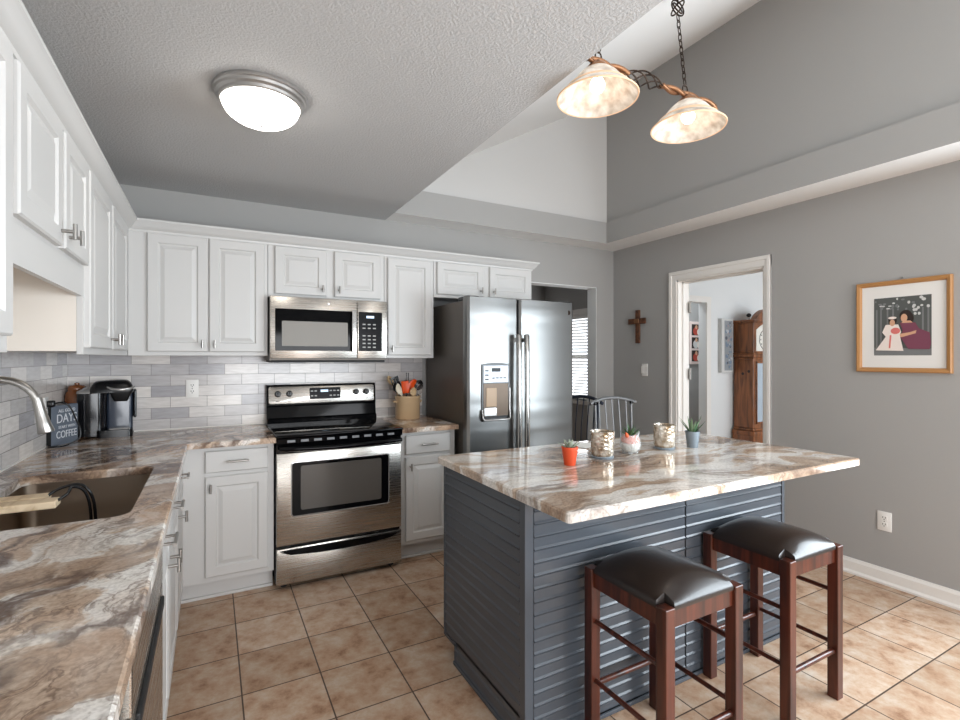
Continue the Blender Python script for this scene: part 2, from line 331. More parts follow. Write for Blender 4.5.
# ------------------------------------------------------------------ mesh helpers
class MB:
    def __init__(s): s.v = []; s.f = []; s.m = []; s.M = Matrix.Identity(4)
    def add(s, vs, fs, m=0):
        o = len(s.v); s.v += [tuple(s.M @ Vector(v)) for v in vs]
        for f in fs: s.f.append([o + i for i in f]); s.m.append(m)
        return s
    def box(s, a, b, bev=0.0, m=0, seg=2):
        a, b = [min(p, q) for p, q in zip(a, b)], [max(p, q) for p, q in zip(a, b)]
        bm = bmesh.new(); bmesh.ops.create_cube(bm, size=1)
        for v in bm.verts: v.co = Vector([(a[i] + b[i]) / 2 + v.co[i] * (b[i] - a[i]) for i in range(3)])
        if bev > 0:
            bev = min(bev, 0.49 * min(b[i] - a[i] for i in range(3)))
            bmesh.ops.bevel(bm, geom=list(bm.edges), offset=bev, segments=seg, affect='EDGES', profile=0.5)
        bm.verts.index_update()
        s.add([v.co[:] for v in bm.verts], [[v.index for v in f.verts] for f in bm.faces], m); bm.free(); return s
    def loft(s, loops, m=0, cap0=True, cap1=True, closed=True, wrap=False):
        n = len(loops[0]); vs = [p for l in loops for p in l]; fs = []
        K = len(loops)
        for k in range(K if wrap else K - 1):
            k2 = (k + 1) % K
            for i in range(n if closed else n - 1):
                j = (i + 1) % n
                fs.append([k * n + i, k * n + j, k2 * n + j, k2 * n + i])
        if not wrap:
            if cap0: fs.append(list(range(n))[::-1])
            if cap1: fs.append([(K - 1) * n + i for i in range(n)])
        return s.add(vs, fs, m)
    def lathe(s, prof, c=(0, 0, 0), n=24, m=0, cap0=False, cap1=False):
        return s.loft([[(c[0] + r * math.cos(2 * PI * i / n), c[1] + r * math.sin(2 * PI * i / n), c[2] + z) for i in range(n)] for r, z in prof], m, cap0, cap1)
    def cyl(s, a, b, r, n=14, m=0, r2=None): return s.tube([a, b], [r, r if r2 is None else r2], n, m)
    def tube(s, pts, r, n=8, m=0, wrap=False):
        pts = [Vector(p) for p in pts]; K = len(pts)
        rs = r if isinstance(r, (list, tuple)) else [r] * K
        loops = []; up = None
        for i, p in enumerate(pts):
            a = pts[i - 1] if (i > 0 or wrap) else p; b = pts[(i + 1) % K] if (i < K - 1 or wrap) else p
            t = (b - a).normalized()
            if up is None:
                up = Vector((0, 0, 1)) if abs(t.z) < 0.9 else Vector((1, 0, 0))
            x = t.cross(up)
            if x.length < 1e-4: x = t.orthogonal()
            x.normalize(); y = x.cross(t).normalized(); up = y
            loops.append([tuple(p + (x * math.cos(2 * PI * k / n) + y * math.sin(2 * PI * k / n)) * rs[i]) for k in range(n)])
        return s.loft(loops, m, wrap=wrap)
    def prism(s, poly, axis, a, b, m=0):
        def pt(p, h):
            return {0: (h, p[0], p[1]), 1: (p[0], h, p[1]), 2: (p[0], p[1], h)}[axis]
        return s.loft([[pt(p, a) for p in poly], [pt(p, b) for p in poly]], m)
    def plate(s, loops, z0, z1, ease=0.004, m=0):
        def off(l, d):
            out = []; n = len(l)
            ar = sum(l[i][0] * l[(i + 1) % n][1] - l[(i + 1) % n][0] * l[i][1] for i in range(n))
            sg = 1 if ar > 0 else -1
            for i in range(n):
                p0, p1, p2 = Vector(l[i - 1]), Vector(l[i]), Vector(l[(i + 1) % n])
                d1 = (p1 - p0).normalized(); d2 = (p2 - p1).normalized()
                n1 = Vector((-d1.y, d1.x)) * sg; n2 = Vector((-d2.y, d2.x)) * sg
                q = n1 + n2; q = q / max(0.3, q.dot(n1)) if q.length > 1e-6 else n1
                out.append(tuple(p1 + q * d))
            return out
        tops = [off(l, ease if k == 0 else -ease) for k, l in enumerate(loops)]
        for k, l in enumerate(loops):
            s.loft([[(x, y, z0) for x, y in l], [(x, y, z1 - ease) for x, y in l], [(x, y, z1) for x, y in tops[k]]], m, False, False)
        for ls, z in ((tops, z1), (loops, z0)):
            flat = [p for l in ls for p in l]
            tr = tessellate_polygon([[Vector((x, y, 0)) for x, y in l] for l in ls])
            s.add([(x, y, z) for x, y in flat], [list(t) for t in tr], m)
        return s
    def build(s, name, mats, parent=None, smooth=None, recalc=True):
        me = bpy.data.meshes.new(name); me.from_pydata(s.v, [], s.f)
        if not isinstance(mats, (list, tuple)): mats = [mats]
        for m in mats: me.materials.append(m)
        me.polygons.foreach_set('material_index', s.m)
        bm = bmesh.new(); bm.from_mesh(me)
        if recalc: bmesh.ops.recalc_face_normals(bm, faces=bm.faces)
        bm.to_mesh(me); bm.free()
        if smooth is not None:
            me.polygons.foreach_set('use_smooth', [True] * len(me.polygons))
            me.set_sharp_from_angle(angle=R(smooth))
        o = bpy.data.objects.new(name, me); COL.objects.link(o)
        if parent: o.parent = parent
        return o
def rrect(x0, y0, x1, y1, r, n=5):
    out = []
    for cx, cy, a in ((x1 - r, y0 + r, -90), (x1 - r, y1 - r, 0), (x0 + r, y1 - r, 90), (x0 + r, y0 + r, 180)):
        for k in range(n + 1):
            t = R(a + 90 * k / n); out.append((cx + r * math.cos(t), cy + r * math.sin(t)))
    return out
def tag(o, label=None, cat=None, group=None, kind=None):
    if label: o['label'] = label
    if cat: o['category'] = cat
    if group: o['group'] = group
    if kind: o['kind'] = kind
    return o
def thing(name, label, cat, loc=(0, 0, 0), rz=0, group=None):
    o = bpy.data.objects.new(name, None); COL.objects.link(o); o.empty_display_size = 0.1
    o.location = loc; o.rotation_euler = (0, 0, rz)
    return tag(o, label, cat, group)
def struct(name, mb, m, smooth=None, label=None):
    o = mb.build(name, m, None, smooth); o['kind'] = 'structure'
    if label: o['label'] = label
    return o
def dup(o, parent=None):
    c = o.copy(); COL.objects.link(c)
    if parent: c.parent = parent
    for ch in list(o.children): dup(ch, c)
    return c
def text(body, size, mat_, name, parent, M, extrude=0.0006, align='CENTER', sx=1.0):
    cu = bpy.data.curves.new(name, 'FONT'); cu.body = body; cu.size = size; cu.extrude = extrude; cu.align_x = align; cu.align_y = 'CENTER'
    t = bpy.data.objects.new(name + '_tmp', cu); COL.objects.link(t)
    bpy.context.view_layer.update()
    me = bpy.data.meshes.new_from_object(t.evaluated_get(bpy.context.evaluated_depsgraph_get()))
    bpy.data.objects.remove(t)
    me.transform(M @ Matrix.Diagonal((sx, 1, 1, 1))); me.materials.clear(); me.materials.append(mat_)
    o = bpy.data.objects.new(name, me); COL.objects.link(o); o.parent = parent
    return o
UP = Matrix.Rotation(R(90), 4, 'X')      # text plane XY -> XZ, facing -Y

# ------------------------------------------------------------------ room shell
H = 2.43; XL = -0.865; XR = 3.452; YB = 0.92; YR = -6.0; XE = 1.08; HT = 2.625
struct('floor', MB().box((-1.1, -6.2, -0.08), (8.3, 3.45, 0)), FLOOR)
struct('wall_left', MB().box((XL - 0.12, YR - 0.12, 0), (XL, YB + 0.12, H + 0.2)), WALL)
OX0, OX1, OZ = 2.40, 3.225, 2.05
w = MB()
w.box((XL - 0.12, YB, 0), (OX0, YB + 0.12, H)); w.box((OX1, YB, 0), (4.42, YB + 0.12, H)); w.box((OX0, YB, OZ), (OX1, YB + 0.12, H))
struct('wall_back', w, WALL)
DY0, DY1, DZ = -0.635, 0.15, 2.035
w = MB()
w.box((XR, DY1, 0), (XR + 0.12, YB, H)); w.box((XR, -2.05, 0), (XR + 0.12, DY0, H)); w.box((XR, DY0, DZ), (XR + 0.12, DY1, H))
w.box((XR, YR, 0), (XR + 0.12, -4.60, H)); w.box((XR, -4.60, 1.95), (XR + 0.12, -2.05, H)); w.box((XR, -4.60, 0), (XR + 0.12, -2.05, 0.62)); w.box((XR, YR, H), (XR + 0.12, YB, 3.0))
struct('wall_right', w, WALL)
w = MB()
w.box((XL, YR - 0.12, 0), (0.0, YR, 4.0)); w.box((2.6, YR - 0.12, 0), (XR, YR, 4.0)); w.box((0.0, YR - 0.12, 0), (2.6, YR, 0.3)); w.box((0.0, YR - 0.12, 1.8), (2.6, YR, 4.0))
struct('wall_rear', w, WALL)
# windows behind the camera, the rear one added for the fill light
def window(name, M, wd, ht, nx=2, nz=2):
    fr = MB(); fr.M = M
    t = 0.05
    fr.box((0, 0, 0), (t, 0.06, ht)); fr.box((wd - t, 0, 0), (wd, 0.06, ht)); fr.box((0, 0, 0), (wd, 0.06, t)); fr.box((0, 0, ht - t), (wd, 0.06, ht))
    for k in range(1, nx): fr.box((wd * k / nx - 0.02, 0.005, t), (wd * k / nx + 0.02, 0.055, ht - t))
    for k in range(1, nz): fr.box((t, 0.01, ht * k / nz - 0.015), (wd - t, 0.05, ht * k / nz + 0.015))
    return struct(name, fr, TRIM)
window('window_1', Matrix.Translation((XR + 0.12, -4.60, 0.62)) @ Matrix.Rotation(R(90), 4, 'Z'), 2.55, 1.33, 3, 1)
window('window_added', Matrix.Translation((0.0, YR - 0.10, 0.3)), 2.6, 1.5, 2, 2)
# ceilings
struct('ceiling', MB().box((XL - 0.12, YR - 0.12, H), (XE, YB + 0.12, HT)), CEIL, label='flat white textured kitchen ceiling')
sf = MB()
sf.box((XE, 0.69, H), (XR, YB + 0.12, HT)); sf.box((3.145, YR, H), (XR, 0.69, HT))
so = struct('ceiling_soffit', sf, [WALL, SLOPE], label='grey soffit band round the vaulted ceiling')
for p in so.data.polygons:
    p.material_index = 1 if p.normal.z < -0.5 else 0  # undersides take the lightened white, bounce light put into the colour
XT, ZT = 3.19, 3.80
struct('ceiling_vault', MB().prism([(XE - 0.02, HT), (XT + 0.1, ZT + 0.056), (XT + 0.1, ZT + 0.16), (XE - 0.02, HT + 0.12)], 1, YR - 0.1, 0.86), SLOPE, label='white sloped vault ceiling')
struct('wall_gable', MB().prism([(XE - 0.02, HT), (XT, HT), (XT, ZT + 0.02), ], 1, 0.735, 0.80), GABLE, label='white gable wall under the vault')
struct('wall_vault_right', MB().box((XT, YR, HT), (XT + 0.1, 0.80, ZT + 0.05)), WALL, label='grey upper wall above the soffit band')
# backsplash
struct('trim_1', MB().box((XL, 0.91, 0.88), (1.385, YB + 0.001, 1.39)), SUBX, label='grey subway tile backsplash on the back wall')
struct('trim_2', MB().box((XL - 0.001, -3.3, 0.88), (XL + 0.01, 0.915, 1.39)), SUBY, label='grey subway tile backsplash on the left wall')
c = MB(); c.box((XL + 0.011, 0.9035, 0.9005), (0.219, 0.911, 0.907)); c.box((0.981, 0.9035, 0.9005), (1.385, 0.911, 0.907)); c.box((XL + 0.009, -2.75, 0.9005), (XL + 0.017, 0.911, 0.907))
struct('trim_6', c, TRIM, label='white caulk line where the tile meets the counter')
# right wall baseboard
def bboard(name, x, y0, y1):
    b = MB()
    b.prism([(x + 0.001, 0), (x - 0.026, 0), (x - 0.026, 0.012), (x - 0.016, 0.024), (x - 0.015, 0.075), (x - 0.008, 0.088), (x - 0.006, 0.094), (x + 0.001, 0.094)], 1, y0, y1)
    return struct(name, b, TRIM)
bboard('baseboard_right', XR, YR, DY0 - 0.043)
bb = bboard('baseboard_back', 0, 0, 1)
bb.rotation_euler = (0, 0, R(90)); bb.location = (XR, YB, 0); bb.scale = (1, 0.22, 1)
# doorway casing and jamb in the right wall
def casing(name, x, y0, y1, zt, side):
    c = MB(); wv = 0.07; wn = 0.045
    for (a, b) in ((y0 - wn, y0 + 0.004), (y1 - 0.004, y1 + wv)):
        outer, inner = (a, b) if a < y0 - 0.01 else (b, a)
        s_ = 1 if inner > outer else -1
        c.box((x, a, 0), (x + side * 0.012, b, zt + wv)); c.box((x, outer, 0), (x + side * 0.02, outer + s_ * 0.028, zt + wv), 0.003)
    c.box((x, y0 - wn, zt - 0.004), (x + side * 0.0123, y1 + wv, zt + wv + 0.0005)); c.box((x, y0 - wn, zt + wv - 0.028), (x + side * 0.0203, y1 + wv + 0.0004, zt + wv + 0.0007), 0.003)
    return c
c = casing('trim_3', XR, DY0, DY1, DZ, -1)
c.box((XR - 0.002, DY0, 0), (XR + 0.13, DY0 + 0.018, DZ)); c.box((XR - 0.002, DY1 - 0.018, 0), (XR + 0.13, DY1, DZ)); c.box((XR - 0.002, DY0, DZ - 0.018), (XR + 0.13, DY1, DZ))
c.box((XR + 0.05, DY1 - 0.030, 0), (XR + 0.085, DY1 - 0.018, DZ)); c.box((XR + 0.05, DY0, DZ - 0.03), (XR + 0.085, DY1, DZ - 0.018))
struct('trim_3', c, TRIM, label='white casing of the doorway in the right wall')
# wall opening lining in the back wall
c = MB(); c.box((OX1 - 0.004, YB - 0.002, 0), (OX1 + 0.001, YB + 0.125, OZ)); c.box((OX0, YB - 0.002, OZ - 0.006), (OX1, YB + 0.125, OZ + 0.001))
struct('trim_4', c, WALLW, label='white lining of the opening in the back wall')
# hall door, swung open
d = thing('door', 'white panel door standing open edge-on just inside the hall doorway', 'door', (XR + 0.135, DY1 - 0.02, 0), R(44))
d['kind'] = 'structure'; d.name = 'door_1'
MB().box((0, 0.0, 0.01), (0.70, 0.036, 2.02), 0.003).build('door_slab', TRIM, d)
for z in (0.28, 1.215, 1.80):
    h = MB(); h.box((-0.028, -0.012, z - 0.045), (0.012, 0.002, z + 0.045), 0.003); h.cyl((-0.006, -0.012, z - 0.05), (-0.006, -0.012, z + 0.05), 0.007)
    h.build('hinge', NICKEL, d)

# next room (through the opening in the back wall)
w = MB(); w.box((1.4, 3.25, 0), (4.42, 3.37, H)); struct('wall_next_back', w, WALL)
w = MB(); w.box((1.28, YB + 0.12, 0), (1.4, 3.37, H)); struct('wall_next_left', w, WALL)
w = MB(); WY0, WY1, WZ0, WZ1 = 2.16, 2.96, 0.78, 1.94
w.box((4.30, YB + 0.12, 0), (4.42, WY0, H)); w.box((4.30, WY1, 0), (4.42, 3.25, H)); w.box((4.30, WY0, 0), (4.42, WY1, WZ0)); w.box((4.30, WY0, WZ1), (4.42, WY1, H))
struct('wall_next_right', w, WALL)
struct('ceiling_next_room', MB().box((1.28, YB, H), (4.42, 3.37, H + 0.1)), CEIL)
c = MB(); 
for a in ((WY0 - 0.07, WY0), (WY1, WY1 + 0.07)): c.box((4.285, a[0], WZ0 - 0.05), (4.30, a[1], WZ1 + 0.08))
c.box((4.285, WY0 - 0.07, WZ1), (4.30, WY1 + 0.07, WZ1 + 0.08)); c.box((4.26, WY0 - 0.08, WZ0 - 0.05), (4.30, WY1 + 0.08, WZ0))
c.box((4.36, WY0, WZ0), (4.39, WY0 + 0.04, WZ1)); c.box((4.36, WY1 - 0.04, WZ0), (4.39, WY1, WZ1)); c.box((4.36, WY0, 1.36), (4.39, WY1, 1.40)); c.box((4.36, WY0, WZ0), (4.39, WY1, WZ0 + 0.04)); c.box((4.36, WY0, WZ1 - 0.04), (4.39, WY1, WZ1))
struct('window_3', c, TRIM, label='white window frame in the next room')
bl = thing('window_blind', 'white horizontal slat blind on the bright window beyond the back opening', 'blind', (4.325, 2.56, 1.94))
s_ = MB(); s_.box((-0.025, -0.395, -0.05), (0.025, 0.395, 0)); s_.build('headrail', BLIND, bl)
s_ = MB()
for k in range(26):
    z = -0.075 - k * 0.043
    s_.M = Matrix.Translation((0, 0, z)) @ Matrix.Rotation(R(28), 4, 'Y'); s_.box((-0.022, -0.39, -0.0015), (0.022, 0.39, 0.0015))
s_.M = Matrix.Identity(4); s_.build('slats', BLIND, bl)
for y in (-0.25, 0.25):
    s_ = MB(); s_.cyl((-0.024, y, -1.17), (-0.024, y, -0.02), 0.0015, 6); s_.build('ladder_cord', BLIND, bl)

# hall beyond the doorway
HY = 1.17
w = MB(); HX0, HX1 = 4.55, 5.19
w.box((4.42, HY, 0), (HX0, HY + 0.1, 3.0)); w.box((HX1, HY, 0), (8.2, HY + 0.1, 3.0)); w.box((HX0, HY, 2.03), (HX1, HY + 0.1, 3.0))
struct('wall_hall_far', w, WALLW)
struct('wall_hall_end', MB().box((8.1, -3.1, 0), (8.2, HY, 3.0)), WALLW)
w = MB(); w.box((3.57, -3.1, 0), (4.9, -3.0, 3.0)); w.box((7.8, -3.1, 0), (8.2, -3.0, 3.0)); w.box((4.9, -3.1, 0), (7.8, -3.0, 0.4)); w.box((4.9, -3.1, 2.6), (7.8, -3.0, 3.0))
struct('wall_hall_window_side', w, WALLW)
struct('ceiling_hall', MB().box((XR + 0.12, -3.1, 3.0), (8.2, HY + 0.1, 3.1)), CEIL)
struct('wall_hall_return', MB().box((4.42, YB + 0.12, 0), (4.52, HY + 0.02, 3.0)).box((XR + 0.0, YB, H), (4.52, YB + 0.12, 3.0)), WALLW)
c = MB()
for a in ((HX0 - 0.07, HX0), (HX1, HX1 + 0.075)): c.box((a[0], HY - 0.018, 0), (a[1], HY, 2.03 + 0.07))
c.box((HX0 - 0.072, HY - 0.020, 2.03), (HX1 + 0.077, HY - 0.001, 2.102))
struct('trim_5', c, TRIM, label='white casing of the far hall doorway')
struct('wall_hall_inner', MB().box((4.43, 2.05, 0), (6.43, 2.12, 2.6)).box((6.33, HY + 0.1, 0), (6.43, 2.05, 2.6)), WALL)
area('daylight_inner', (5.2, 1.6, 2.5), (0, 0, 0), 0.8, 0.5, 6, (0.95, 0.97, 1.0))

# ------------------------------------------------------------------ cabinets
def raised_door(mb, x0, x1, z0, z1, y=0.0, t=0.02, fr=0.052, flat=False):
    def rl(i, yy): return [(x0 + i, yy, z0 + i), (x1 - i, yy, z0 + i), (x1 - i, yy, z1 - i), (x0 + i, yy, z1 - i)]
    L_ = [rl(0, y), rl(0, y - t + 0.005), rl(0.005, y - t)]
    if not flat:
        L_ += [rl(fr, y - t), rl(fr + 0.007, y - t + 0.009), rl(fr + 0.013, y - t + 0.009), rl(fr + 0.034, y - t + 0.001)]
    return mb.loft(L_)
def knob(parent, x, z, y):      # short T bar pull, upright
    h = MB(); h.cyl((x, y + 0.001, z), (x, y - 0.03, z), 0.0055, 10); h.cyl((x, y - 0.033, z - 0.024), (x, y - 0.033, z + 0.024), 0.006, 10)
    return h.build('handle', NICKEL, parent, 40)
def pull(parent, x, z, y, w=0.115):
    h = MB()
    for s in (-1, 1): h.cyl((x + s * w * 0.34, y + 0.001, z), (x + s * w * 0.34, y - 0.03, z), 0.0048, 10)
    h.cyl((x - w / 2, y - 0.033, z), (x + w / 2, y - 0.033, z), 0.0058, 10)
    return h.build('handle', NICKEL, parent, 40)
def carcass(mb, x0, x1, d, z0, z1, ft=0.02, st=0.035, rt=0.03, rb=0.03, side=None):
    # closed cabinet box behind a face frame
    mb.box((x0, 0.0, z0), (x1, ft, z1), 0.0012); mb.box((x0 + 0.003, ft, z0 + 0.012), (x1 - 0.003, d, z1 - 0.002))
    return mb
YF = 0.615
def upper(name, label, x0, x1, z0, z1, doors, loc, rz, d=0.298):
    t = thing(name, label, 'cabinet', loc, rz, None)
    carcass(MB(), x0, x1, d, z0, z1).build('cabinet_box', WHITE, t)
    for (a, b, c, e, kx) in doors:
        dm = MB(); raised_door(dm, a, b, c, e); do = dm.build('door', WHITE, t)
        knob(do, kx, c + 0.045, -0.02)
    return t
# back run, fronts at y = 0.615
upper('upper_cabinet', 'white two-door upper cabinet in the corner left of the microwave', -0.526, 0.208, 1.372, 2.10, [(-0.434, -0.126, 1.395, 2.082, -0.155), (-0.120, 0.191, 1.395, 2.082, -0.09)], (0, YF, 0), 0)
upper('upper_cabinet', 'short white two-door cabinet directly above the microwave', 0.211, 0.975, 1.752, 2.10, [(0.250, 0.575, 1.772, 2.08, 0.545), (0.625, 0.945, 1.772, 2.08, 0.655)], (0, YF, 0), 0)
upper('upper_cabinet', 'tall narrow white one-door upper cabinet between microwave and refrigerator', 0.978, 1.358, 1.357, 2.10, [(0.998, 1.338, 1.378, 2.075, 1.026)], (0, YF, 0), 0)
upper('upper_cabinet', 'short white two-door cabinet above the refrigerator', 1.361, 2.246, 1.815, 2.10, [(1.382, 1.782, 1.838, 2.08, 1.752), (1.836, 2.226, 1.838, 2.08, 1.868)], (0, YF, 0), 0)
# left run: local x runs to +Y, fronts face +X
XLF = -0.528
LROT = R(90)
t = upper('upper_cabinet', 'tall white two-door upper cabinet on the left wall beside the corner', -0.494, 0.613, 1.372, 2.10, [(-0.478, -0.02, 1.398, 2.068, -0.052), (0.012, 0.47, 1.398, 2.068, 0.045)], (XLF, 0, 0), LROT, 0.335)
os_ = thing('upper_cabinet', 'shallow white two-door cabinet with valance above the sink', 'cabinet', (XLF, 0, 0), LROT)
m_ = MB(); m_.box((-1.272, 0, 1.69), (-0.497, 0.02, 2.10), 0.001); m_.box((-1.269, 0.02, 1.70), (-0.5, 0.335, 2.098)); m_.build('cabinet_box', WHITE, os_)
MB().box((-1.272, 0.0, 1.588), (-0.497, 0.018, 1.69)).build('valance', WHITE, os_)
for a, b, kx in ((-1.262, -0.872, -0.895), (-0.838, -0.505, -0.80)):
    dm = MB(); raised_door(dm, a, b, 1.702, 2.068); do = dm.build('door', WHITE, os_); knob(do, kx, 1.745, -0.02)
upper('upper_cabinet', 'tall white upper cabinet at the left edge of the picture', -2.10, -1.275, 1.372, 2.10, [(-2.08, -1.70, 1.41, 2.068, -1.73), (-1.68, -1.305, 1.41, 2.068, -1.65)], (XLF, 0, 0), LROT, 0.335)
MB().box((-0.494, 0.02, 1.384), (-0.4935, 0.334, 2.09)).build('side_panel', CREAM, t)
# light rail closing under the left uppers
MB().box((-1.272, 0.31, 1.372), (-0.497, 0.335, 1.70)).build('back_panel', CREAM, os_)
# crown moulding running over both runs
CP = [(0.0, 0.0), (0.006, 0.0), (0.008, 0.012), (0.018, 0.018), (0.03, 0.032), (0.042, 0.05), (0.05, 0.056), (0.05, 0.068), (0.0, 0.068)]
cr = MB()
path = [(Vector((XLF, -2.10)), Vector((1, 0))), (Vector((XLF, YF)), Vector((1, -1))), (Vector((2.246, YF)), Vector((1, -1))), (Vector((2.246, 0.912)), Vector((1, 0)))]
cr.loft([[(p.x + n.x * a, p.y + n.y * a, 2.084 + b) for a, b in CP] for p, n in path])
tag(cr.build('crown_molding', WHITE, None, 25), 'white crown molding running along the tops of the upper cabinets', 'molding')

# base cabinets
def base(name, label, x0, x1, drawers, doors, loc, rz, d=0.59, toe=True):
    t = thing(name, label, 'cabinet', loc, rz)
    b = MB(); b.box((x0, 0, 0.115), (x1, 0.02, 0.868), 0.001); b.box((x0 + 0.002, 0.02, 0.115), (x1 - 0.002, d, 0.868)); b.build('cabinet_box', WHITE, t)
    if toe:
        k = MB(); k.box((x0, 0.072, 0), (x1, 0.09, 0.117)); k.box((x0, 0.058, 0), (x1, 0.073, 0.018), 0.004); k.build('toe_kick', WHITE, t)
    for (a, b_, c, e, px) in drawers:
        m_ = MB(); raised_door(m_, a, b_, c, e, flat=True); o = m_.build('drawer', WHITE, t)
        if px is not None: pull(o, px, (c + e) / 2, -0.02)
    for (a, b_, c, e, kx) in doors:
        m_ = MB(); raised_door(m_, a, b_, c, e); o = m_.build('door', WHITE, t)
        knob(o, kx, e - 0.06, -0.02)
    return t
YBF = 0.305
base('base_cabinet', 'white base cabinet with one drawer and door left of the stove', -0.262, 0.213, [(-0.139, 0.182, 0.722, 0.842, 0.022)], [(-0.139, 0.182, 0.146, 0.700, -0.112)], (0, YBF, 0), 0)
base('base_cabinet', 'narrow white base cabinet between stove and refrigerator', 0.984, 1.385, [(1.02, 1.345, 0.717, 0.843, 1.183)], [(1.02, 1.345, 0.142, 0.697, 1.05)], (0, YBF, 0), 0)
XBF = -0.26
base('base_cabinet', 'white base cabinet on the left run next to the corner', -0.268, 0.30, [(-0.25, 0.245, 0.722, 0.842, -0.01)], [(-0.25, 0.245, 0.146, 0.700, -0.21)], (XBF, 0, 0), LROT)
sb = base('base_cabinet', 'white two-door sink base cabinet between dishwasher and corner cabinet', -1.20, -0.270, [(-1.18, -0.775, 0.722, 0.842, -0.97), (-0.757, -0.29, 0.722, 0.842, -0.55)], [(-1.18, -0.775, 0.146, 0.700, -0.81), (-0.757, -0.29, 0.146, 0.700, -0.72)], (XBF, 0, 0), LROT)
base('base_cabinet', 'white base cabinet at the near end of the left run', -2.75, -1.812, [(-2.30, -1.83, 0.722, 0.842, -2.06)], [(-2.30, -1.83, 0.146, 0.700, -1.87)], (XBF, 0, 0), LROT)
# sink base is hollow under the sink: rebuild its box
for ch in list(sb.children):
    if ch.name.startswith('cabinet_box'):
        bpy.data.objects.remove(ch)
b = MB(); b.box((-1.20, 0, 0.115), (-0.270, 0.02, 0.868), 0.001); b.box((-1.198, 0.02, 0.115), (-1.182, 0.59, 0.868)); b.box((-0.282, 0.02, 0.115), (-0.272, 0.59, 0.868)); b.box((-1.182, 0.02, 0.115), (-0.282, 0.59, 0.135)); b.box((-1.182, 0.575, 0.135), (-0.282, 0.59, 0.868))
b.build('cabinet_box', WHITE, sb)

# countertops
YC = 0.243; XC = -0.219; CT, CB = 0.90, 0.868
sink_hole = rrect(-0.745, -1.055, -0.323, -0.305, 0.045, 6)
outer = [(XL + 0.011, -2.75), (XC, -2.75), (XC, YC - 0.015), (XC + 0.015, YC), (0.219, YC), (0.219, 0.909), (XL + 0.011, 0.909)]
tag(MB().plate([outer, sink_hole], CB, CT, 0.005).build('countertop', GRAN), 'long brown and white marble L-shaped countertop with the sink cut into it', 'countertop')
tag(MB().plate([[(0.981, YC), (1.388, YC), (1.388, 0.909), (0.981, 0.909)]], CB, CT, 0.005).build('countertop', GRAN), 'small marble countertop between stove and refrigerator holding the utensil crock', 'countertop')

# sink
sk = thing('kitchen_sink', 'stainless undermount sink set in the marble counter', 'sink', (-0.534, -0.68, 0.866))
def sl(i, z, r): return [(x, y, z) for x, y in rrect(-0.216 + i, -0.380 + i, 0.216 - i, 0.380 - i, r, 6)]
b = MB(); b.loft([sl(-0.02, 0.0, 0.06), sl(0, 0.0, 0.05), sl(0.004, -0.17, 0.05), sl(0.015, -0.198, 0.05), sl(0.05, -0.206, 0.03), ], 0, False, True)
b.loft([sl(-0.02, -0.004, 0.06), sl(-0.012, -0.17, 0.06), sl(0.0, -0.21, 0.06)], 0, False, True)
b.build('basin', SINKST, sk, 50, recalc=False)
b = MB(); b.lathe([(0.0, -0.2045), (0.03, -0.2045), (0.045, -0.203), (0.046, -0.2055)], n=20); b.build('drain', CHROME, sk)

# faucet
fc = thing('faucet', 'brushed nickel gooseneck pull-down faucet behind the sink', 'faucet', (-0.81, -0.655, 0.90))
b = MB(); b.lathe([(0.030, 0), (0.030, 0.006), (0.024, 0.012), (0.020, 0.05), (0.0185, 0.06)], n=20, cap0=True, cap1=True); b.build('base', NICKEL, fc, 40)
pts = [(0, 0, 0.05), (0, 0, 0.20)]
for k in range(0, 13):
    a = R(180 - k * 13.2); pts.append((0.098 + 0.098 * math.cos(a), 0, 0.275 + 0.112 * math.sin(a)))
b = MB(); b.tube(pts, 0.0125, 14); b.build('neck', NICKEL, fc, 60)
e = Vector(pts[-1]); dr = (Vector(pts[-1]) - Vector(pts[-2])).normalized()
tip = Vector((0.213, 0, 0.205)); dr = (tip - e).normalized()
b = MB(); b.tube([e - dr * 0.01, e + dr * 0.012, e + dr * 0.02, e + dr * 0.075, e + dr * 0.108, e + dr * 0.112], [0.0135, 0.0145, 0.0142, 0.0185, 0.0235, 0.022], 18); b.build('spray_head', NICKEL, fc, 40)
b = MB(); b.tube([(0, -0.018, 0.055), (0, -0.06, 0.075), (0.0, -0.10, 0.10)], [0.008, 0.006, 0.005], 10); b.build('lever', NICKEL, fc, 60)

# wooden-handled bars with black cord across the sink
wb_ = thing('drying_rack', 'pair of pale wooden slats with black rubber loops lying across the sink', 'rack', (-0.65, -0.80, 0.9115))
for yy, x1 in ((0.030, 0.085), (-0.048, 0.125)):
    b = MB(); b.box((-0.135, yy - 0.031, -0.0112), (x1, yy + 0.031, 0.011), 0.004); b.build('slat', BARW, wb_)
def spline(pts, n=6):
    P_ = [Vector(p) for p in pts]; out = []
    for i in range(len(P_) - 1):
        p0, p1, p2, p3 = P_[max(0, i - 1)], P_[i], P_[i + 1], P_[min(len(P_) - 1, i + 2)]
        for k in range(n):
            t_ = k / n; out.append(tuple(0.5 * ((2 * p1) + (p2 - p0) * t_ + (2 * p0 - 5 * p1 + 4 * p2 - p3) * t_ ** 2 + (3 * p1 - p0 - 3 * p2 + p3) * t_ ** 3)))
    out.append(tuple(P_[-1])); return out
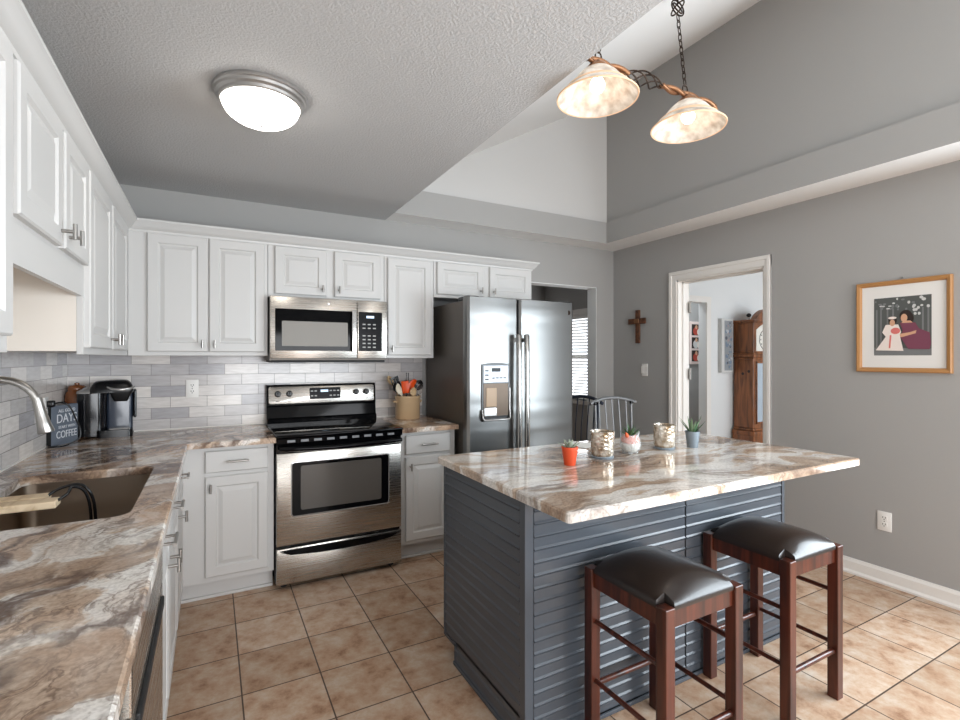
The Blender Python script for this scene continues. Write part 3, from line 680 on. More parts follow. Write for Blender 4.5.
for yy, x1, dx in ((0.030, 0.085, 0.0), (-0.048, 0.125, -0.012)):
    b = MB(); b.tube(spline([(x1 - 0.01, yy, 0.0), (x1 + 0.02, yy + 0.01, 0.022), (0.155 + dx * 0.5, yy * 0.5 + 0.02, 0.034), (0.185 + dx, 0.02, 0.018), (0.20 + dx, 0.03, -0.03), (0.205 + dx, 0.035, -0.12), (0.205 + dx, 0.035, -0.19)]), 0.0045, 8); b.build('rubber_loop', BLACK, wb_, 60)

# ------------------------------------------------------------------ dishwasher
dw = thing('dishwasher', 'stainless dishwasher under the near end of the left counter', 'dishwasher', (0, -1.508, 0))
b = MB(); b.box((-0.83, -0.298, 0.10), (-0.262, 0.298, 0.862)); b.build('tub', BLACKM, dw)
b = MB(); b.box((-0.262, -0.298, 0.115), (-0.2255, 0.298, 0.745), 0.004); b.build('door', STEEL, dw)
b = MB(); b.box((-0.262, -0.298, 0.75), (-0.2255, 0.298, 0.862), 0.004); b.build('control_panel', STEEL, dw)
b = MB(); b.box((-0.228, -0.25, 0.700), (-0.218, 0.25, 0.728), 0.004); b.build('handle', BLACKM, dw)
b = MB(); b.box((-0.30, -0.298, 0.0), (-0.29, 0.298, 0.10)); b.build('toe_panel', BLACKM, dw)

# ------------------------------------------------------------------ stove
st = thing('stove', 'stainless electric range with black glass cooktop between the base cabinets', 'stove', (0.600, 0, 0))
hw = 0.378
b = MB(); b.box((-hw, 0.29, 0.03), (hw, 0.895, 0.893)); b.build('body', BLACKM, st)
for sx in (-1, 1):
    for yy in (0.33, 0.85):
        b = MB(); b.cyl((sx * 0.33, yy, 0), (sx * 0.33, yy, 0.032), 0.018, 10); b.build('levelling_foot', BLACKM, st)
b = MB(); b.box((-hw - 0.004, 0.225, 0.893), (hw + 0.004, 0.845, 0.909), 0.006); b.build('cooktop', BLKGLASS, st, 30)
RING = mat('burner_ring_grey', (66, 66, 68), 0.2)
for (x, y, r) in ((-0.19, 0.40, 0.105), (0.19, 0.40, 0.085), (-0.19, 0.68, 0.08), (0.19, 0.68, 0.105)):
    b = MB(); b.lathe([(r, 0.9093), (r + 0.004, 0.9093)], (x, y, 0), 40); b.build('burner_mark', RING, st)
# front strip under the cooktop
b = MB(); b.prism([(0.262, 0.805), (0.262, 0.852), (0.236, 0.860), (0.232, 0.888), (0.245, 0.893), (0.30, 0.893), (0.30, 0.805)], 0, -hw, hw); b.build('front_strip', BLKGLASS, st)
b = MB()
for i in range(9):
    x = -0.30 + i * 0.075; b.box((x - 0.022, 0.2305, 0.866), (x + 0.022, 0.2345, 0.880), 0.001)
b.build('vent_slots', mat('vent_grey', (120, 122, 126), 0.35), st)
# oven door
b = MB(); b.box((-hw, 0.252, 0.262), (hw, 0.29, 0.802), 0.006); b.build('oven_door', STEEL, st, 30)
od = st.children[-1]
od = [c_ for c_ in st.children if c_.name.startswith('oven_door')][0]
fl = lambda i, y, r: [(x, y, z) for x, z in rrect(-0.300 + i, 0.425 + i, 0.296 - i, 0.748 - i, r, 4)]
b = MB(); b.loft([fl(0, 0.2525, 0.018), fl(0, 0.247, 0.018), fl(0.005, 0.246, 0.016), fl(0.007, 0.249, 0.014)], 0, False, False); b.build('window_trim', SILVER, od)
b = MB(); b.loft([fl(0.006, 0.251, 0.014), fl(0.006, 0.249, 0.014)]); b.build('window_glass', BLKGLASS, od)
f2 = lambda i, y: [(x, y, z) for x, z in rrect(-0.245 + i, 0.462 + i, 0.243 - i, 0.722 - i, 0.012, 4)]
b = MB(); b.loft([f2(0, 0.2495), f2(0, 0.2483)]); b.build('inner_window', INNERGLASS, od)
pts = [(-hw + 0.02, 0.262, 0.828)] + [(-hw + 0.02 + (2 * hw - 0.04) * k / 14, 0.215 - 0.022 * math.sin(PI * k / 14), 0.834 - 0.008 * math.sin(PI * k / 14)) for k in range(0, 15)] + [(hw - 0.02, 0.262, 0.828)]
b = MB(); b.tube(pts, [0.012] + [0.0155] * 15 + [0.012], 12); b.build('handle', BLKGLASS, od, 60)
# gap and drawer
b = MB(); b.box((-hw, 0.252, 0.035), (hw, 0.29, 0.246), 0.006); b.build('drawer', STEEL, st, 30)
dr_ = [c_ for c_ in st.children if c_.name.startswith('drawer')][0]
poly = [(-0.355, 0.228), (-0.30, 0.206), (-0.15, 0.193), (0, 0.189), (0.15, 0.193), (0.30, 0.206), (0.355, 0.228), (0.30, 0.222), (0.15, 0.215), (0, 0.213), (-0.15, 0.215), (-0.30, 0.222)]
b = MB(); b.prism(poly, 1, 0.2485, 0.255); b.build('handle', BLKGLASS, dr_)
poly = [(-0.36, 0.236), (-0.3, 0.2225), (-0.15, 0.2165), (0, 0.2145), (0.15, 0.2165), (0.3, 0.2225), (0.36, 0.236), (0.3, 0.238), (-0.3, 0.238)]
b = MB(); b.prism(poly, 1, 0.240, 0.256); b.build('pull_lip', BLKGLASS, dr_)
# backguard
b = MB(); b.prism([(0.805, 0.905), (0.805, 0.935), (0.822, 0.945), (0.838, 1.02), (0.83, 1.03), (0.845, 1.172), (0.90, 1.172), (0.90, 0.905)], 0, -hw, hw); b.build('backguard', BLKGLASS, st, 30)
bg = [c_ for c_ in st.children if c_.name.startswith('backguard')][0]
TB = Matrix.Translation((0, 0.8365, 1.096)) @ Matrix.Rotation(R(-6), 4, 'X')
def onbg(): 
    q = MB(); q.M = TB; return q
rr = lambda x0, z0, x1, z1, r, y: [(x, y, z) for x, z in rrect(x0, z0, x1, z1, r, 4)]
q = onbg(); q.loft([rr(-hw + 0.012, -0.058, hw - 0.012, 0.064, 0.016, 0.0), rr(-hw + 0.012, -0.058, hw - 0.012, 0.064, 0.016, -0.004), rr(-hw + 0.016, -0.054, hw - 0.016, 0.060, 0.013, -0.006)]); q.build('control_panel', STEEL, bg, 30)
cp = bg.children[0]
q = onbg(); q.loft([rr(-0.098, -0.030, 0.118, 0.050, 0.008, -0.005), rr(-0.098, -0.030, 0.118, 0.050, 0.008, -0.0085)]); q.build('clock_display', DISPLAY, cp)
q = onbg()
for r_ in range(2):
    for i in range(8):
        if i in (2, 3, 4): continue
        x = -0.082 + i * 0.026; q.box((x - 0.008, -0.0095, 0.022 - r_ * 0.034), (x + 0.008, -0.008, 0.030 - r_ * 0.034))
q.build('buttons', KEYS, cp)
q = onbg(); q.box((-0.022, -0.0095, 0.018), (0.03, -0.008, 0.034)); q.build('clock_digits', LED, cp)
for x in (-0.307, -0.232, 0.232, 0.307):
    q = onbg(); q.M = TB @ Matrix.Translation((x, -0.006, 0.012)) @ Matrix.Rotation(R(90), 4, 'X')
    q.lathe([(0.0, 0.022), (0.016, 0.022), (0.018, 0.018), (0.0185, 0.004), (0.022, 0.0), (0.022, -0.001)], n=20); q.box((-0.004, -0.017, 0.018), (0.004, 0.017, 0.026), 0.001)
    q.build('knob', BLACK, bg, 40)
for x in (-0.307, -0.232, 0.232, 0.307):
    q = onbg(); q.box((x - 0.012, -0.0068, -0.040), (x + 0.012, -0.0058, -0.034)); q.build('knob_marking', SLOT, bg)

# ------------------------------------------------------------------ microwave
mw = thing('microwave', 'stainless over-the-range microwave hung under the short cabinet', 'microwave', (0.594, 0, 1.342))
b = MB(); b.box((-0.379, 0.565, 0.0), (0.379, 0.905, 0.406)); b.build('body', STEELDK, mw)
b = MB(); b.box((-0.379, 0.535, 0.012), (0.168, 0.565, 0.408), 0.004); b.build('door', STEEL, mw, 30)
mdo = [c_ for c_ in mw.children if c_.name.startswith('door')][0]
b = MB(); b.loft([rr(-0.350, 0.062, 0.150, 0.330, 0.006, 0.5352), rr(-0.350, 0.062, 0.150, 0.330, 0.006, 0.5325)]); b.build('window_glass', BLKGLASS, mdo)
b = MB(); b.loft([rr(-0.310, 0.092, 0.105, 0.252, 0.006, 0.5327), rr(-0.310, 0.092, 0.105, 0.252, 0.006, 0.5315)]); b.build('window_screen', MESHGLASS, mdo)
b = MB(); b.box((0.127, 0.500, 0.055), (0.160, 0.515, 0.335), 0.005); b.box((0.132, 0.51, 0.065), (0.155, 0.537, 0.085)); b.box((0.132, 0.51, 0.305), (0.155, 0.537, 0.325)); b.build('handle', CHROME, mdo)
b = MB(); b.box((0.171, 0.535, 0.012), (0.379, 0.565, 0.408), 0.004); b.build('control_panel', STEEL, mw, 30)
mcp = [c_ for c_ in mw.children if c_.name.startswith('control_panel')][0]
b = MB(); b.loft([rr(0.178, 0.062, 0.342, 0.330, 0.006, 0.5352), rr(0.178, 0.062, 0.342, 0.330, 0.006, 0.5325)]); b.build('keypad', DISPLAY, mcp)
b = MB()
for r_ in range(7):
    for i in range(3):
        if r_ in (2,) : continue
        x = 0.215 + i * 0.036; z = 0.245 - r_ * 0.026; b.box((x - 0.010, 0.5316, z - 0.004), (x + 0.010, 0.5327, z + 0.004))
b.build('buttons', KEYS, mcp)
b = MB(); b.box((0.232, 0.5316, 0.288), (0.285, 0.5327, 0.304)); b.build('clock_digits', LED, mcp)
b = MB(); b.lathe([(0.0, 0.001), (0.008, 0.001), (0.009, 0.0)], n=20); 
o = b.build('badge', SILVER, mdo); o.matrix_local = Matrix.Translation((-0.02, 0.535, 0.372)) @ Matrix.Rotation(R(90), 4, 'X')
b = MB(); b.box((-0.37, 0.56, -0.014), (0.37, 0.89, 0.002), 0.003); b.build('vent_base', BLACKM, mw)

# ------------------------------------------------------------------ refrigerator
fr = thing('refrigerator', 'stainless side-by-side refrigerator with ice dispenser', 'refrigerator', (1.869, 0, 0))
b = MB(); b.box((-0.452, 0.232, 0.03), (0.452, 0.895, 1.755), 0.004); b.build('body', STEELDK, fr)
b = MB(); b.box((-0.43, 0.26, 0.0), (0.43, 0.85, 0.032)); b.build('base_grille', BLACKM, fr)
def fdoor(x0, x1):
    n = 12; prof = [(x0, 0.225), (x0, 0.185), (x0 + 0.004, 0.174), (x0 + 0.012, 0.168)]
    for k in range(n + 1):
        u = k / n; prof.append((x0 + 0.02 + (x1 - x0 - 0.04) * u, 0.162 - 0.006 * math.sin(PI * u)))
    prof += [(x1 - 0.012, 0.168), (x1 - 0.004, 0.174), (x1, 0.185), (x1, 0.225)]
    m_ = MB(); m_.prism(prof, 2, 0.05, 1.776); return m_
dl = fdoor(-0.457, -0.046).build('freezer_door', STEELF, fr, 30)
dR = fdoor(-0.040, 0.457).build('fridge_door', STEELF, fr, 30)
for dd, x in ((dl, -0.075), (dR, -0.008)):
    b = MB(); pts = [(x, 0.112, 1.525)] + [(x, 0.112 - 0.008 * math.sin(PI * k / 8), 1.52 - 1.2 * k / 8) for k in range(0, 9)] + [(x, 0.112, 0.315)]
    b.tube(pts, [0.013] + [0.0195] * 9 + [0.013], 14); b.box((x - 0.012, 0.112, 1.47), (x + 0.012, 0.162, 1.50), 0.003); b.box((x - 0.012, 0.112, 0.34), (x + 0.012, 0.162, 0.37), 0.003); b.build('handle', STEELH, dd, 60)
for x in (-0.40, 0.40):
    b = MB(); b.box((x - 0.045, 0.18, 1.757), (x + 0.045, 0.33, 1.785), 0.006); b.build('hinge_cover', BLACK, fr)
# dispenser
X0, X1, Z0, Z1 = -0.350, -0.130, 0.920, 1.325
b = MB()
ol = [(X0, Z0), (X1, Z0), (X1, Z1 - 0.015)] + [(X1 + (X0 - X1) * k / 8, Z1 - 0.012 + 0.012 * math.sin(PI * k / 8)) for k in range(0, 9)] + [(X0, Z1 - 0.015)]
b.prism(ol, 1, 0.150, 0.172); b.build('dispenser_frame', BLACK, dl)
b = MB(); b.box((X0 + 0.010, 0.1465, 1.185), (X1 - 0.008, 0.152, Z1 - 0.018), 0.004); b.build('dispenser_controls', mat('dispenser_panel_grey', (172, 176, 182), 0.35, 0.3), dl)
b = MB(); b.box((-0.275, 0.1455, 1.262), (-0.205, 0.1472, 1.288)); b.build('dispenser_display', DISPLAY, dl)
b = MB()
for i in range(3): b.box((X0 + 0.022, 0.1455, 1.205 + i * 0.03), (X0 + 0.05, 0.1472, 1.214 + i * 0.03))
for i in range(4): b.box((X0 + 0.08 + i * 0.03, 0.1455, 1.215), (X0 + 0.10 + i * 0.03, 0.1472, 1.222))
b.build('dispenser_buttons', SLOT, dl)
b = MB()
cav = [(-0.338, 0.147), (-0.338, 0.1495), (-0.14, 0.1495), (-0.14, 0.147)]
b.box((X0 + 0.012, 0.1485, 0.955), (X1 - 0.01, 0.1505, 1.18)); b.build('dispenser_cavity', mat('cavity_bronze_grey', (84, 70, 58), 0.35, 0.5), dl)
b = MB(); b.box((-0.318, 0.1445, 1.02), (-0.235, 0.1495, 1.15), 0.003); b.build('paddle', mat('paddle_tan', (178, 150, 120), 0.35), dl)
b = MB(); b.box((X0 + 0.014, 0.142, 0.957), (-0.235, 0.149, 1.015), 0.003); b.build('ice_lever', SILVER, dl)
b = MB(); b.tube([(X0 + 0.0, 0.146, 1.0), (X0 + 0.0, 0.135, 0.945), (X0 + 0.012, 0.128, 0.930), (X1 - 0.012, 0.128, 0.930), (X1, 0.135, 0.945), (X1, 0.146, 1.0), (X1 + 0.003, 0.149, 1.15)], 0.006, 10); b.box((X0 + 0.006, 0.130, 0.926), (X1 - 0.006, 0.16, 0.936), 0.002); b.build('drip_tray', SILVER, dl, 60)
b = MB(); b.lathe([(0.0, 0.003), (0.017, 0.003), (0.019, 0.002), (0.021, 0.0)], n=24)
bd = b.build('badge', BRONZE, dR, 40); bd.matrix_local = Matrix.Translation((0.405, 0.1635, 1.70)) @ Matrix.Rotation(R(90), 4, 'X')
b = MB(); b.lathe([(0.0, 0.0036), (0.013, 0.0036), (0.014, 0.0030)], n=24)
b.tube([(0.009 * math.cos(t_), 0.009 * math.sin(t_), 0.0040) for t_ in [2 * PI * k / 16 for k in range(16)]], 0.0006, 6, 1, True)
b.tube([(-0.004, 0.003, 0.004), (-0.001, 0.005, 0.004), (0.002, 0.0, 0.004), (-0.002, -0.005, 0.004), (0.004, -0.003, 0.004)], 0.0007, 6, 1)
bc = b.build('badge_face', [BLACKM, SILVER], dR); bc.matrix_local = bd.matrix_local.copy()

# ------------------------------------------------------------------ island
IX0, IX1, IY0, IY1 = 0.838, 2.362, -1.40, -0.722
isl = thing('kitchen_island', 'charcoal-painted plank kitchen island under the marble top', 'island', ((IX0 + IX1) / 2, (IY0 + IY1) / 2, 0))
ox, oy = (IX0 + IX1) / 2, (IY0 + IY1) / 2
x0, x1, y0, y1 = IX0 - ox, IX1 - ox, IY0 - oy, IY1 - oy
b = MB(); b.box((x0 + 0.012, y0 + 0.012, 0.0), (x1 - 0.012, y1 - 0.11, 0.868)); b.box((x0 + 0.012, y0 + 0.1, 0.095), (x1 - 0.012, y1 - 0.002, 0.868)); b.build('core', CHARDARK, isl)
PITCH = 0.0455
def planks(mb, a, b_, z0, z1, place):
    # board profile stepping outwards, place(u, depth, z) -> xyz
    prof = []; z = z1
    prof.append((0.0, z1))
    k = 0
    while z - PITCH > z0 + 0.01:
        z -= PITCH
        prof += [(0.0, z + 0.0140), (-0.0040, z + 0.0070), (-0.0042, z + 0.0058), (-0.0020, z + 0.0035), (0.0035, z + 0.0030), (0.0035, z + 0.0010), (0.0, z)]
    prof.append((0.0, z0))
    return mb.loft([[place(u, d_, zz) for d_, zz in prof] for u in (a, b_)], 0, False, False, closed=False)
xm = 1.652 - ox
for (a, b_) in ((x0 + 0.040, xm - 0.004), (xm + 0.004, x1 - 0.026)):
    p_ = MB(); planks(p_, a, b_, 0.02, 0.866, lambda u, d_, z: (u, y0 + 0.004 + d_, z)); p_.build('plank_panel', CHARCOAL, isl)
p_ = MB(); planks(p_, y0 + 0.038, y1 - 0.016, 0.095, 0.866, lambda u, d_, z: (x0 + 0.004 + d_, u, z)); planks(p_, y0 + 0.038, y1 - 0.125, 0.0, 0.105, lambda u, d_, z: (x0 + 0.004 + d_, u, z)); p_.build('plank_panel', CHARCOAL, isl)
p_ = MB(); planks(p_, y0 + 0.038, y1 - 0.016, 0.095, 0.866, lambda u, d_, z: (x1 - 0.004 - d_, u, z)); p_.build('plank_panel', CHARCOAL, isl)
for (a, c_, b_, d_) in ((x0, y0, x0 + 0.036, y0 + 0.036), (x1 - 0.022, y0, x1, y0 + 0.036)):
    p_ = MB(); p_.box((a, c_, 0), (b_, d_, 0.868), 0.002); p_.build('corner_post', CHARCOAL, isl)
for xx in (x0, x1 - 0.014):
    p_ = MB(); p_.box((xx, y1 - 0.013, 0.08), (xx + 0.014, y1, 0.868), 0.002); p_.box((xx, y1 - 0.125, 0.0), (xx + 0.014, y1 - 0.112, 0.095), 0.002); p_.box((xx, y1 - 0.125, 0.08), (xx + 0.014, y1 - 0.01, 0.094)); p_.build('edge_strip', CHARCOAL, isl)
p_ = MB(); p_.box((x0 + 0.014, y1 - 0.008, 0.095), (x1 - 0.014, y1, 0.866)); p_.build('cabinet_front', CHARCOAL, isl)
p_ = MB(); p_.box((x0 - 0.006, y0 - 0.006, 0), (x1 + 0.004, y0 + 0.004, 0.018), 0.004); p_.box((x0 - 0.006, y0, 0), (x0 + 0.004, y1 - 0.112, 0.018), 0.004); p_.build('base_shoe', CHARCOAL, isl)
it = MB().plate([rrect(0.820, -1.660, 2.505, -0.690, 0.012, 3)], CB, CT, 0.006).build('island_top', GRANI)
tag(it, 'large brown veined marble top resting on the charcoal island', 'countertop')

# ------------------------------------------------------------------ stools
def make_stool(label, loc):
    t = thing('bar_stool', label, 'stool', loc, 0, 'backless bar stools at the island')
    a = 0.1825; lw = 0.040
    for sx in (-1, 1):
        for sy in (-1, 1):
            b = MB(); cx, cy = sx * (a - lw / 2), sy * (a - lw / 2)
            b.box((cx - lw / 2, cy - lw / 2, 0), (cx + lw / 2, cy + lw / 2, 0.612), 0.003); b.build('leg', CHERRY, t)
    i = a - lw
    for sx in (-1, 1):
        b = MB(); b.box((sx * (a - 0.012), -i - 0.002, 0.545), (sx * (a - 0.032), i + 0.002, 0.606), 0.002); b.build('apron', CHERRY, t)
        b = MB(); b.box((-i - 0.002, sx * (a - 0.012), 0.545), (i + 0.002, sx * (a - 0.032), 0.606), 0.002); b.build('apron', CHERRY, t)
        for z in (0.425, 0.215):
            b = MB(); b.cyl((sx * (a - lw / 2), -i - 0.002, z), (sx * (a - lw / 2), i + 0.002, z), 0.0085, 10); b.build('stretcher', CHERRY, t, 60)
        b = MB(); b.cyl((-i - 0.002, sx * (a - lw / 2), 0.190), (i + 0.002, sx * (a - lw / 2), 0.190), 0.0105, 10); b.build('stretcher', CHERRY, t, 60)
    # cushion with notched corners
    n = 28; s = 0.172; cut = 0.034
    def hz(u, v):
        return 0.622 + 0.050 * (1 - abs(u) ** 2.2) ** 0.9 * (1 - abs(v) ** 5)
    b = MB(); idx = {}; vs = []; fs = []
    def inside(i, j):
        x, y = (i + 0.5) / n * 2 - 1, (j + 0.5) / n * 2 - 1
        return not (abs(x) * s > s - cut and abs(y) * s > s - cut)
    def vid(i, j):
        if (i, j) not in idx:
            u, v = i / n * 2 - 1, j / n * 2 - 1
            idx[(i, j)] = len(vs); vs.append((u * s, v * s, hz(u, v)))
        return idx[(i, j)]
    edges = {}
    for i_ in range(n):
        for j in range(n):
            if inside(i_, j):
                q = [vid(i_, j), vid(i_ + 1, j), vid(i_ + 1, j + 1), vid(i_, j + 1)]; fs.append(q)
                for k in range(4):
                    e_ = (q[k], q[(k + 1) % 4])
                    if (e_[1], e_[0]) in edges: del edges[(e_[1], e_[0])]
                    else: edges[e_] = 1
    low = {}; low2 = {}
    for (p0, p1) in list(edges):
        for p in (p0, p1):
            if p not in low:
                x, y, z = vs[p]; low[p] = len(vs); vs.append((x * 1.03, y * 1.03, z - 0.012)); low2[p] = len(vs); vs.append((x * 1.025, y * 1.025, 0.600))
        fs.append([p0, p1, low[p1], low[p0]]); fs.append([low[p0], low[p1], low2[p1], low2[p0]])
    b.add(vs, fs); b.build('seat_cushion', LEATHER, t, 50)
    b = MB(); b.box((-i, -i, 0.590), (i, i, 0.602)); b.build('seat_board', BLACKM, t)
    return t
make_stool('dark brown leather backless bar stool nearer the camera at the island', (1.252, -1.617, 0))
make_stool('dark brown leather backless bar stool farther right near the outlet wall', (1.928, -1.592, 0))

# ------------------------------------------------------------------ things on the island top
def leaf(mb, base_, dirn, ln, w, curl=0.0, m=0, thick=0.25):
    d = Vector(dirn).normalized(); side = d.cross(Vector((0, 0, 1)))
    if side.length < 1e-3: side = Vector((1, 0, 0))
    side.normalize(); nrm = side.cross(d).normalized()
    loops = []
    for k in range(7):
        u = k / 6; c = Vector(base_) + d * ln * u + nrm * curl * ln * u * u
        ww = w * (1.0 - u ** 1.6) * (0.75 + 0.6 * u * (1 - u)) + 0.0004
        loops.append([tuple(c + side * ww), tuple(c + nrm * ww * thick * 1.4), tuple(c - side * ww), tuple(c - nrm * ww * thick)])
    mb.loft(loops, m)
def pot(t, mat_, rt, rb, h, lip=0.0):
    b = MB(); b.lathe([(0.0, 0.0), (rb, 0.0), (rt, h - lip), (rt + 0.001, h - lip), (rt + 0.0015, h), (rt - 0.004, h), (rt - 0.005, h - 0.012), (0.0, h - 0.012)], n=28); b.build('pot', mat_, t, 40)
    b = MB(); b.lathe([(0.0, h - 0.007), (rt - 0.0055, h - 0.009)], n=20); b.build('soil', SOIL, t)
t = thing('potted_succulent', 'small grey-green succulent in a tapered orange pot on the island', 'plant', (1.245, -1.135, CT))
pot(t, TERRA, 0.034, 0.024, 0.078, 0.010)
b = MB()
for k in range(14):
    a = k * 2.399; el = 0.25 + 0.09 * k
    leaf(b, (0.004 * math.cos(a), 0.004 * math.sin(a), 0.070), (math.cos(a) * math.cos(el), math.sin(a) * math.cos(el), math.sin(el)), 0.058 - 0.0018 * k, 0.0095, 0.12, 0, 0.45)
b.build('leaves', SUCC, t, 60)
def votive(label, loc):
    t = thing('candle_holder', label, 'candle holder', loc, 0, 'crackled mercury glass candle holders')
    b = MB(); b.lathe([(0.0, 0.010), (0.046, 0.010), (0.052, 0.02), (0.053, 0.085), (0.0545, 0.112), (0.0565, 0.122), (0.052, 0.122), (0.050, 0.112), (0.0485, 0.085), (0.046, 0.022), (0.0, 0.018)], n=32); b.build('glass_cup', MERC, t, 50)
    b = MB(); b.lathe([(0.0, 0.0), (0.050, 0.0), (0.052, 0.006), (0.049, 0.011), (0.0, 0.011)], n=32); b.build('foot', GALV, t, 40)
    b = MB(); b.lathe([(0.0, 0.019), (0.045, 0.019), (0.045, 0.065), (0.0, 0.063)], n=20); b.cyl((0, 0, 0.06), (0, 0, 0.072), 0.0015, 6); b.build('candle', WAX, t, 50)
votive('crackled mercury glass candle holder between the orange pot and the clear bowl', (1.475, -1.085, CT))
votive('crackled mercury glass candle holder just left of the grey potted aloe', (1.905, -1.065, CT))
# round glass bowl planter with ears
t = thing('glass_planter', 'clear round glass bowl planter with orange sand and a green aloe', 'plant', (1.66, -1.075, CT))
b = MB(); b.lathe([(0.0, 0.006), (0.030, 0.006), (0.046, 0.022), (0.051, 0.045), (0.048, 0.068), (0.040, 0.085), (0.041, 0.092), (0.037, 0.092), (0.036, 0.085), (0.044, 0.067), (0.047, 0.045), (0.042, 0.024), (0.028, 0.010), (0.0, 0.010)], n=32)
b.build('bowl', GLASS, t, 60)
for k in range(4):
    a = R(45 + 90 * k); b = MB(); b.lathe([(0.0, 0.0), (0.010, 0.0), (0.012, 0.006), (0.008, 0.014), (0.0, 0.016)], (0.026 * math.cos(a), 0.026 * math.sin(a), 0), 12); b.build('foot', GLASS, t, 60)
for sx in (-1, 1):
    b = MB(); b.tube([(sx * 0.030, -0.012, 0.083), (sx * 0.040, -0.014, 0.098), (sx * 0.043, -0.014, 0.106)], [0.010, 0.007, 0.002], 10); b.build('ear', ORSAND if sx < 0 else GLASS, t, 60)
b = MB(); b.lathe([(0.0, 0.052), (0.036, 0.052), (0.0425, 0.062), (0.040, 0.072), (0.033, 0.084), (0.0, 0.085)], n=24); b.build('orange_sand', ORSAND, t, 60)
b = MB(); b.lathe([(0.0, 0.0115), (0.027, 0.0115), (0.040, 0.025), (0.0445, 0.045), (0.036, 0.0515), (0.0, 0.0515)], n=24); b.build('white_pebbles', mat('white_gravel', (225, 222, 216), 0.7, bump=(120, 0.8, 0.01)), t, 60)
b = MB()
for k in range(15):
    a = k * 2.399; el = 0.55 + 0.065 * k
    leaf(b, (0.005 * math.cos(a), 0.005 * math.sin(a), 0.080), (math.cos(a) * math.cos(el), math.sin(a) * math.cos(el), math.sin(el)), 0.062 + 0.001 * (k % 3), 0.0085, -0.06, 0, 0.4)
b.build('leaves', ALOE, t, 60)
# grey pot with aloe
t = thing('potted_aloe', 'spiky aloe in a small grey metal pot at the right end of the row', 'plant', (2.065, -1.105, CT))
pot(t, GALV, 0.036, 0.026, 0.083, 0.0)
b = MB()
for k, (a, el, ln) in enumerate(((-20, 62, 0.10), (25, 48, 0.085), (80, 70, 0.09), (150, 60, 0.105), (175, 40, 0.105), (215, 66, 0.10), (250, 55, 0.08), (300, 74, 0.09), (340, 40, 0.09), (190, 78, 0.075), (60, 80, 0.07))):
    a, el = R(a), R(el)
    leaf(b, (0.008 * math.cos(a), 0.008 * math.sin(a), 0.072), (math.cos(a) * math.cos(el), math.sin(a) * math.cos(el), math.sin(el)), ln, 0.0085, -0.12 if k % 2 else 0.05, k % 2, 0.4)
b.build('leaves', [ALOE, ALOED], t, 60)
t = MB(); 
for k in range(4): 
    t.M = Matrix.Translation((1.60, -0.80, CT + 0.0008 + k * 0.0011)) @ Matrix.Rotation(R(24 + 2.0 * k), 4, 'Z'); t.box((-0.075, -0.055, 0), (0.075, 0.09, 0.0009))
tag(t.build('paper_stack', PAPER), 'few white paper sheets lying at the back of the island', 'paper')

# ------------------------------------------------------------------ things on the counters
# coffee maker
cm = thing('coffee_maker', 'black pod coffee maker with side water tank on the corner counter', 'coffee maker', (-0.642, 0.785, CT), R(8)); cm.scale = (0.87, 0.9, 1.0)
b = MB(); b.loft([[(x, y, z) for x, y in rrect(-0.165, -0.075, -0.015, 0.085, 0.045, 6)] for z in (0.01, 0.255)]); b.build('water_tank', SMOKE, cm, 40)
b = MB(); b.loft([[(x, y, 0.255) for x, y in rrect(-0.168, -0.078, -0.010, 0.088, 0.047, 6)], [(x, y, 0.272 + (x + 0.09) * 0.06) for x, y in rrect(-0.165, -0.075, -0.012, 0.085, 0.045, 6)], [(x, y, 0.292 + (x + 0.09) * 0.12) for x, y in rrect(-0.125, -0.045, -0.03, 0.06, 0.03, 6)]]); b.build('tank_lid', SILVER, cm, 50)
b = MB(); b.loft([[(x, y, z) for x, y in rrect(-0.06, -0.11, 0.135, 0.10, 0.03, 5)] for z in (0.0, 0.042)]); b.build('base', BLACK, cm, 40)
b = MB(); b.box((0.002, -0.100, 0.042), (0.118, -0.02, 0.050), 0.004); b.build('drip_tray', SILVER, cm)
b = MB(); b.loft([[(x, y, z) for x, y in rrect(-0.012, -0.01, 0.138, 0.10, 0.025, 5)] for z in (0.042, 0.25)]); b.build('body', mat('coffee_body_blueblack', (50, 58, 72), 0.2, coat=0.3), cm, 40)
b = MB(); b.loft([[(x, y, 0.205) for x, y in rrect(0.03, -0.085, 0.105, -0.012, 0.02, 5)], [(x, y, 0.262) for x, y in rrect(0.005, -0.10, 0.135, 0.0, 0.02, 5)], [(x, y, 0.268) for x, y in rrect(0.005, -0.10, 0.135, 0.0, 0.02, 5)]]); b.build('brew_head', BLACK, cm, 40)
loops = []
for k in range(9):
    u = k / 8; a = u * PI
    ins = 0.045 * (1 - math.cos(a / 2)) ; z = 0.262 + 0.066 * math.sin(a / 2)
    loops.append([(x, y, z - 0.06 * max(0, (0.02 - x)) * 1.2) for x, y in rrect(-0.10 + ins, -0.10 + ins * 0.9, 0.140 - ins, 0.10 - ins, 0.04 - ins * 0.2, 5)])
b = MB(); b.loft(loops); b.build('lid', BLACK, cm, 50)
b = MB(); b.tube([(-0.005, -0.09, 0.290), (0.02, -0.108, 0.278), (0.07, -0.114, 0.274), (0.12, -0.108, 0.280), (0.142, -0.08, 0.288)], [0.006, 0.008, 0.008, 0.008, 0.006], 10); b.build('lid_handle', SILVER, cm, 60)
b = MB(); b.box((0.139, -0.02, 0.10), (0.158, 0.085, 0.27), 0.009, 0, 3); b.build('side_panel', BLACK, cm)
